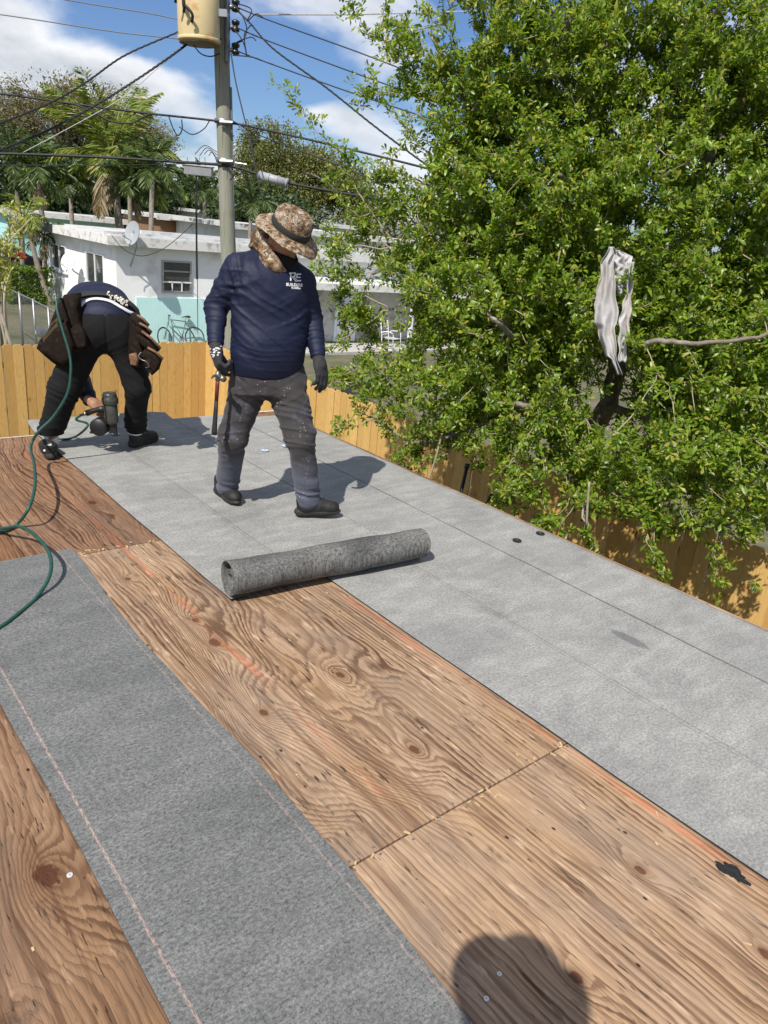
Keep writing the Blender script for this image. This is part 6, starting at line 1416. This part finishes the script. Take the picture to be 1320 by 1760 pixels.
# ================================================================== the big tree by the roof edge
M_leaf = leaf_mat('glossy green leaf', (.062, .118, .010), (.255, .375, .034), .50, .36, yellow=(.40, .40, .06), spec=.55, yamt=.16)
M_twig = plain('pale twig bark', (.30, .25, .18), .85, .35, 20, bump=.4)
M_limb = plain('grey limb bark', (.17, .14, .11), .9, .35, 14, bump=.8, bscale=40, stain=(.34, .31, .26), stain_scale=6)
LB = [(900, 120, 6.8, 1.15, 1.1, .9), (1130, 90, 6.8, 1.25, 1.2, .9), (1330, 150, 6.6, 1.0, 1.1, 1.0), (790, 330, 6.7, .75, .9, .75), (1000, 330, 6.3, 1.1, 1.0, .9), (1240, 380, 6.1, 1.1, 1.0, .9), (690, 460, 6.9, .70, .8, .42),
      (850, 520, 6.2, .95, .9, .7), (1090, 560, 5.9, 1.0, .9, .8), (1300, 620, 5.6, .9, .8, .8), (635, 560, 6.9, .42, .6, .34), (780, 670, 6.0, .66, .7, .45), (950, 730, 5.6, .75, .7, .48), (1150, 760, 5.2, .8, .7, .5), (1330, 800, 5.1, .7, .7, .5),
      (900, 830, 5.3, .38, .35, .20), (1080, 865, 5.0, .52, .5, .26), (1250, 890, 4.95, .50, .5, .22), (1130, 955, 4.75, .10, .12, .14), (1005, 925, 4.95, .16, .18, .18), (610, 690, 6.8, .26, .3, .16), (735, 130, 7.0, .42, .5, .40), (690, 50, 7.2, .30, .4, .26), (700, 740, 6.3, .3, .35, .2),
      (1450, 400, 6.0, .9, .9, 1.2), (1000, -120, 7.0, 1.4, 1.2, .7), (1300, -150, 7.0, 1.2, 1.1, .7), (850, -80, 7.2, .8, .8, .5),
      (760, 560, 6.7, .55, .7, .40), (900, 650, 6.3, .7, .7, .4), (600, 400, 7.1, .36, .4, .28), (640, 350, 7.1, .34, .4, .28), (565, 440, 7.1, .20, .3, .16), (670, 290, 7.1, .22, .3, .18), (600, 520, 7.0, .28, .4, .24), (600, 655, 6.9, .34, .4, .2), (670, 680, 6.7, .42, .4, .25), (590, 725, 6.8, .18, .2, .12), (650, 740, 6.5, .25, .25, .14), (575, 480, 7.0, .22, .3, .22), (740, 760, 6.2, .3, .3, .15), (700, 775, 6.2, .26, .28, .15), (880, 860, 5.4, .36, .3, .2), (950, 895, 5.15, .3, .3, .18), (1010, 955, 4.92, .1, .12, .1), (1020, 800, 5.6, .5, .5, .3), (840, 770, 5.9, .45, .45, .25), (1200, 240, 6.5, 1.0, 1.0, .7), (1250, 500, 6.0, .9, .8, .5), (700, 620, 6.7, .4, .5, .3), (900, 240, 6.8, .9, .9, .6), (860, 400, 6.7, .8, .8, .5), (1210, 680, 6.6, 1.0, .9, .8), (900, 600, 7.4, 1.0, .9, .8), (1000, 480, 7.6, 1.3, 1.0, 1.2), (1250, 700, 7.0, 1.0, .9, .9), (640, 620, 6.8, .3, .4, .2), (1200, 820, 6.1, .8, .6, .35), (1330, 870, 5.7, .6, .6, .3), (1050, 820, 6.3, .55, .5, .3), (800, 730, 6.4, .45, .5, .22), (1130, 900, 5.4, .4, .4, .16)]
lobes = [(fw(x, y, d_), (a, b, c_)) for x, y, d_, a, b, c_ in LB]
tb = fw(1000, 830, 7.6); base = np.array([tb[0], tb[1], GZ])
tree = empty('tree', base, 'big glossy leaved green tree leaning over the roof edge at right', 'tree')
limbs = [([(985, 850, 7.6), (1010, 760, 7.4), (1046, 690, 7.2), (1062, 610, 7.1), (1058, 480, 7.1), (1040, 350, 7.1), (1030, 210, 7.1), (1040, 60, 7.2)], .115), ([(1000, 800, 7.5), (960, 640, 7.3), (930, 420, 7.2), (905, 210, 7.2), (880, 40, 7.3)], .085), ([(985, 790, 7.5), (935, 735, 7.0), (890, 700, 6.6), (845, 690, 6.3), (760, 665, 6.2)], .06),
         ([(1064, 625, 6.9), (1090, 604, 5.6), (1130, 586, 5.2), (1200, 590, 5.1), (1320, 575, 5.1), (1420, 540, 5.2)], .026), ([(900, 600, 6.2), (862, 560, 5.5), (838, 540, 5.5)], .028), ([(945, 735, 6.3), (905, 700, 5.5), (850, 692, 5.6)], .034), ([(1040, 700, 7.2), (1120, 720, 6.2), (1180, 780, 5.4), (1230, 880, 5.0)], .045), ([(930, 420, 7.2), (850, 300, 7.0), (790, 150, 7.0), (740, 60, 7.1)], .045), ([(950, 560, 7.2), (820, 480, 6.9), (720, 440, 6.9), (640, 470, 6.9)], .045),
         ([(1058, 480, 7.1), (1180, 330, 6.6), (1260, 200, 6.5), (1330, 80, 6.6)], .06), ([(1062, 560, 7.1), (1200, 480, 6.3), (1300, 420, 6.0)], .05), ([(1010, 760, 7.4), (980, 800, 6.3), (1000, 860, 5.3), (1010, 920, 5.0)], .035), ([(905, 210, 7.2), (960, 100, 6.8), (1000, -60, 6.9)], .04), ([(1040, 350, 7.1), (1000, 330, 6.4), (960, 300, 5.8)], .035),
         ([(960, 640, 7.3), (900, 570, 6.4), (850, 550, 5.7)], .05), ([(890, 700, 6.6), (800, 740, 6.1), (720, 760, 6.2), (640, 720, 6.6)], .03), ([(930, 420, 7.2), (980, 250, 6.9), (1000, 150, 6.7), (1010, 20, 6.8)], .05)]
mbt = MB(); mbt.tube([base, base * .6 + tb * .4 + [.05, 0, 0], fw(985, 850, 7.6)], [.17, .15, .13], 12)
nodes = []; 
for pl, r0 in limbs:
    s_ = spline([fw(*p) for p in pl], 7); k = len(s_)
    s_ = [p + rng.normal(size=3) * (.010 if r0 > .05 else .004) for p in s_]
    mbt.tube(s_, [r0 * (1 - .72 * i / k) for i in range(k)], 9, True); nodes += s_
link('trunk', mbt.mesh('trunk', M_limb, True), None, tree)
NODES = np.zeros((60000, 3)); nn = len(nodes); NODES[:nn] = nodes
P = in_lobes(lobes, 6900, .34, 1.7, .22)
P = P[vnoise(P * 1.9 + 3) > np.clip((P[:, 2] - 1.9) / 2.2, 0, 1) * .40]          # the top of the crown is looser
_q = (P - EYEV) @ RM; _u = _q[:, 0] / _q[:, 2] * F_PX + 660; _w = _q[:, 1] / _q[:, 2] * F_PX + 880
P = P[~((_u > 1015) & (_u < 1085) & (_w > 600) & (_w < 730) & (_q[:, 2] < 6.9) & (rng.random(len(P)) < .85))]   # bare stretch of the main stem
c0 = fw(1020, 420, 7.1)
P = P[np.argsort(np.array([np.min(((NODES[:nn] - p) ** 2).sum(1)) for p in P]))]
tw = MB(); shoots = []; 
for p in P:
    d2 = ((NODES[:nn] - p) ** 2).sum(1); i = int(np.argmin(d2 + .10 * ((NODES[:nn] - c0) ** 2).sum(1) * (rng.random() < .5))); q = NODES[i]; L_ = math.sqrt(d2[i])
    if L_ < .05: shoots.append((p, unit(p - c0))); continue
    mid = q * .45 + p * .55 + rng.normal(size=3) * .11 * L_ + np.array([0, 0, -.04 * L_]); pts = [q, q * .7 + mid * .3 + rng.normal(size=3) * .03 * L_, mid, mid * .4 + p * .6 + rng.normal(size=3) * .04 * L_, p]
    r_ = .0035 + .007 * min(L_, 1.0); tw.tube(pts, [r_, r_ * .85, r_ * .7, r_ * .5, .0022], 4, False)
    for a in pts[1:]: NODES[nn] = a; nn += 1
    dv = unit(p - mid); shoots.append((p, dv)); 
    for a in (pts[3], pts[2], pts[2] * .5 + pts[3] * .5, p * .5 + pts[3] * .5, pts[1] * .4 + pts[2] * .6):
        if rng.random() < .80: shoots.append((a + rng.normal(size=3) * .035, unit(dv * .4 + rng.normal(size=3) * .7)))
# long whips reaching out of the crown
for pl in [[(760, 420, 6.9), (660, 340, 6.9), (590, 270, 6.9), (528, 205, 6.9), (497, 165, 6.9)], [(780, 300, 6.9), (715, 240, 6.9), (665, 175, 6.9), (640, 155, 6.9)], [(760, 180, 7.0), (700, 160, 7.0), (650, 160, 7.0), (625, 168, 7.0)], [(720, 80, 7.1), (670, 70, 7.1), (640, 60, 7.1), (612, 30, 7.1), (600, 0, 7.1)], [(720, 90, 7.1), (680, 95, 7.1), (672, 85, 7.1)],
           [(740, 480, 6.9), (640, 400, 6.9), (590, 350, 6.9), (560, 300, 6.9)], [(700, 440, 6.9), (620, 340, 6.9), (600, 300, 6.9), (590, 260, 6.9)], [(760, 330, 6.9), (700, 300, 6.9), (640, 275, 6.9)], [(760, 360, 6.9), (690, 340, 6.9), (630, 335, 6.9)], [(690, 540, 6.9), (610, 500, 6.9), (560, 460, 6.9)], [(690, 620, 6.8), (620, 640, 6.8), (565, 645, 6.8)], [(700, 700, 6.6), (640, 720, 6.6), (575, 745, 6.6)],
           [(1080, 860, 5.0), (1110, 920, 4.85), (1140, 985, 4.8)], [(1000, 870, 5.1), (1015, 930, 4.95), (1010, 990, 4.9)], [(900, 820, 5.4), (880, 870, 5.3), (915, 915, 5.2)], [(1260, 890, 5.0), (1230, 940, 4.9), (1235, 1000, 4.9)], [(700, 520, 6.9), (620, 560, 6.9), (560, 600, 6.9)], [(800, 760, 6.0), (740, 790, 6.0), (690, 800, 6.1)], [(690, 430, 6.9), (590, 420, 6.9), (560, 410, 6.9)]]:
    s_ = spline([fw(*p) for p in pl], 6); s_ = [p + rng.normal(size=3) * .014 for p in s_]; k = len(s_); tw.tube(s_, [.009 * (1 - .8 * i / k) for i in range(k)], 5)
    for i in range(k // 3, k):
        if rng.random() < .55 or i == k - 1: shoots.append((s_[i], unit((s_[min(i + 1, k - 1)] - s_[i - 1]) + rng.normal(size=3) * .05)))
        if i > k * .55 and rng.random() < .6: shoots.append((s_[i] + rng.normal(size=3) * .08, unit(rng.normal(size=3) + [0, 0, .4])))
    shoots += [(s_[-1] + rng.normal(size=3) * .05, unit(rng.normal(size=3) + [0, 0, .5])) for _ in range(4)]
link('twigs', tw.mesh('twigs', M_twig, True), None, tree); tag(bpy.data.objects['twigs'], kind='stuff')
S_ = np.array([s[0] for s in shoots]); D_ = np.array([s[1] for s in shoots]) + np.array([0, 0, .30]) + rng.normal(size=(len(shoots), 3)) * .25; D_ = unit(D_)
nl = 13; n_ = len(S_); a = unit(np.cross(D_, rng.normal(size=(n_, 3)))); b = np.cross(D_, a)
PB = []; DV = []; LL = []
for k in range(nl):
    u = k / (nl - 1); ang = 2.4 * k + rng.random(n_) * .9; tilt = np.radians(78 - 48 * u) + rng.normal(size=n_) * .22
    rad = a * np.cos(ang)[:, None] + b * np.sin(ang)[:, None]
    PB.append(S_ + D_ * (-.055 + .075 * u)[..., None] if False else S_ + D_ * (-.055 + .075 * u)); DV.append(D_ * np.cos(tilt)[:, None] + rad * np.sin(tilt)[:, None] + rng.normal(size=(n_, 3)) * .08); LL.append((.040 + .042 * rng.random(n_) ** 1.5) * (1.0 - .25 * u))
PB, DV, LL = np.concatenate(PB), np.concatenate(DV), np.concatenate(LL); keep_ = rng.random(len(PB)) < .82; PB, DV, LL = PB[keep_], DV[keep_], LL[keep_]
# no leaf below the deck edge's own surface
ok = ~((PB[:, 0] < 3.66) & (PB[:, 2] < .06)); PB, DV, LL = PB[ok], DV[ok], LL[ok]
# the 300 leaves that show largest are objects of their own
q = (PB - EYEV) @ RM; sc_ = np.where((q[:, 2] > 1) & (np.abs(q[:, 0] / q[:, 2]) < .5) & (np.abs(q[:, 1] / q[:, 2]) < .68), LL / q[:, 2], 0); big = np.argsort(-sc_)[:300]; rest = np.ones(len(PB), bool); rest[big] = False
lm = leaves_mesh('leaf', np.zeros((1, 3)), np.array([[1.0, 0, 0]]), .065, .0125, M_leaf, six=True)
for i in big:
    o = bpy.data.objects.new('leaf', lm); COL.objects.link(o); o.parent = tree; x_ = Vector(DV[i]).normalized(); M_ = frame(PB[i] - base, Vector(unit(rng.normal(size=3) * .5 + np.array([-.4, -.3, .9]))), x_)
    zc = (Vector((-.4, -.3, .9)) + Vector(rng.normal(size=3)) * .4); zc = (zc - x_ * zc.dot(x_)).normalized(); M_ = Matrix((x_, zc.cross(x_), zc)).transposed().to_4x4(); M_.translation = Vector(PB[i] - base)
    o.matrix_local = M_ @ Matrix.Scale(float(LL[i] / .065), 4)
fo = link('foliage', leaves_mesh('foliage', PB[rest], DV[rest], LL[rest], LL[rest] * (.17 + .06 * rng.random(rest.sum())), M_leaf, .75, .22, True), None, tree); tag(fo, kind='stuff')
# dry pale twigs in front
for q, lab in [([(1008, 905, 4.9), (1010, 865, 4.9), (1013, 828, 4.9)], 'dry pale stick hanging upright at the tree edge over the roof'), ([(735, 830, 5.8), (748, 790, 5.8), (760, 745, 5.8)], 'dry pale twig sticking out of the tree by the fence top')]:
    tag(MB().tube(spline([fw(*p) for p in q], 4), .009, 6).build('dry_twig', M_twig, None, True), lab, 'twig')
# torn garment hanging in the branches
M_rag = cloth('pale grey torn cloth', (.46, .445, .44), .9, .15, 500, dirt=(.36, .30, .25), dscale=6, dlo=.5, dhi=.7, sheen=.1)
rag = empty('hanging_shirt', fw(1052, 470, 5.35), 'torn pale grey shirt hanging from a branch in the big tree', 'shirt')
def drape(name, rows, d_, amp, fold_n, m, nx=22, ny=60, seed=0):
    """rows: (y, x_left, x_right) outline; thin cloth hanging in a few soft folds with a ragged lower hem"""
    ys = [r[0] for r in rows]; V = []
    for j in range(ny + 1):
        y = ys[0] + (ys[-1] - ys[0]) * j / ny; xl = np.interp(y, ys, [r[1] for r in rows]) + 1.6 * math.sin(j * .55 + seed); xr = np.interp(y, ys, [r[2] for r in rows]) + 1.4 * math.sin(j * .43 + seed * 2)
        for i in range(nx + 1):
            u = i / nx; x = xl + (xr - xl) * u; q = np.array([[u * 2.2 + seed, j * .05 + u * .8, seed], [u * 6 + seed, j * .16, 3 + seed]]); n_ = vnoise(q) - .5
            ph_ = fold_n * 2 * math.pi * (u + .35 * n_[0]) + seed + .02 * j
            V.append(fw(x, y + 5 * n_[1] * (j / ny), d_ + amp * math.sin(ph_) * (.35 + .65 * j / ny) + .05 * n_[0] + .03 * n_[1] + .012 * abs(math.sin(u * 9 + j * .22 + 4 * n_[0]))))
    k = nx + 1; I = np.arange(ny * k).reshape(-1, k)[:, :-1].ravel(); o = link(name, np_mesh(name, np.array(V), np.stack([I, I + 1, I + k + 1, I + k], 1), m, True), None, rag); s_ = o.modifiers.new('thickness', 'SOLIDIFY'); s_.thickness = .002
drape('left_sleeve', [(424, 1046, 1054), (436, 1040, 1060), (450, 1034, 1056), (480, 1030, 1056), (505, 1025, 1059), (522, 1020, 1061), (535, 1024, 1062), (556, 1020, 1061), (562, 1026, 1058), (590, 1033, 1058), (600, 1036, 1059), (612, 1041, 1060), (616, 1052, 1061), (644, 1059, 1069)], 5.22, .045, 1.4, M_rag, seed=.4)
drape('back_panel', [(430, 1058, 1066), (440, 1052, 1086), (450, 1050, 1087), (470, 1052, 1087), (490, 1056, 1085), (506, 1062, 1078)], 5.30, .03, 1.1, M_rag, seed=2)
drape('right_sleeve', [(450, 1080, 1089), (480, 1080, 1088), (510, 1074, 1086), (545, 1065, 1084), (580, 1063, 1080), (612, 1063, 1076), (622, 1064, 1075)], 5.24, .025, 1.0, M_rag, nx=14, seed=4)
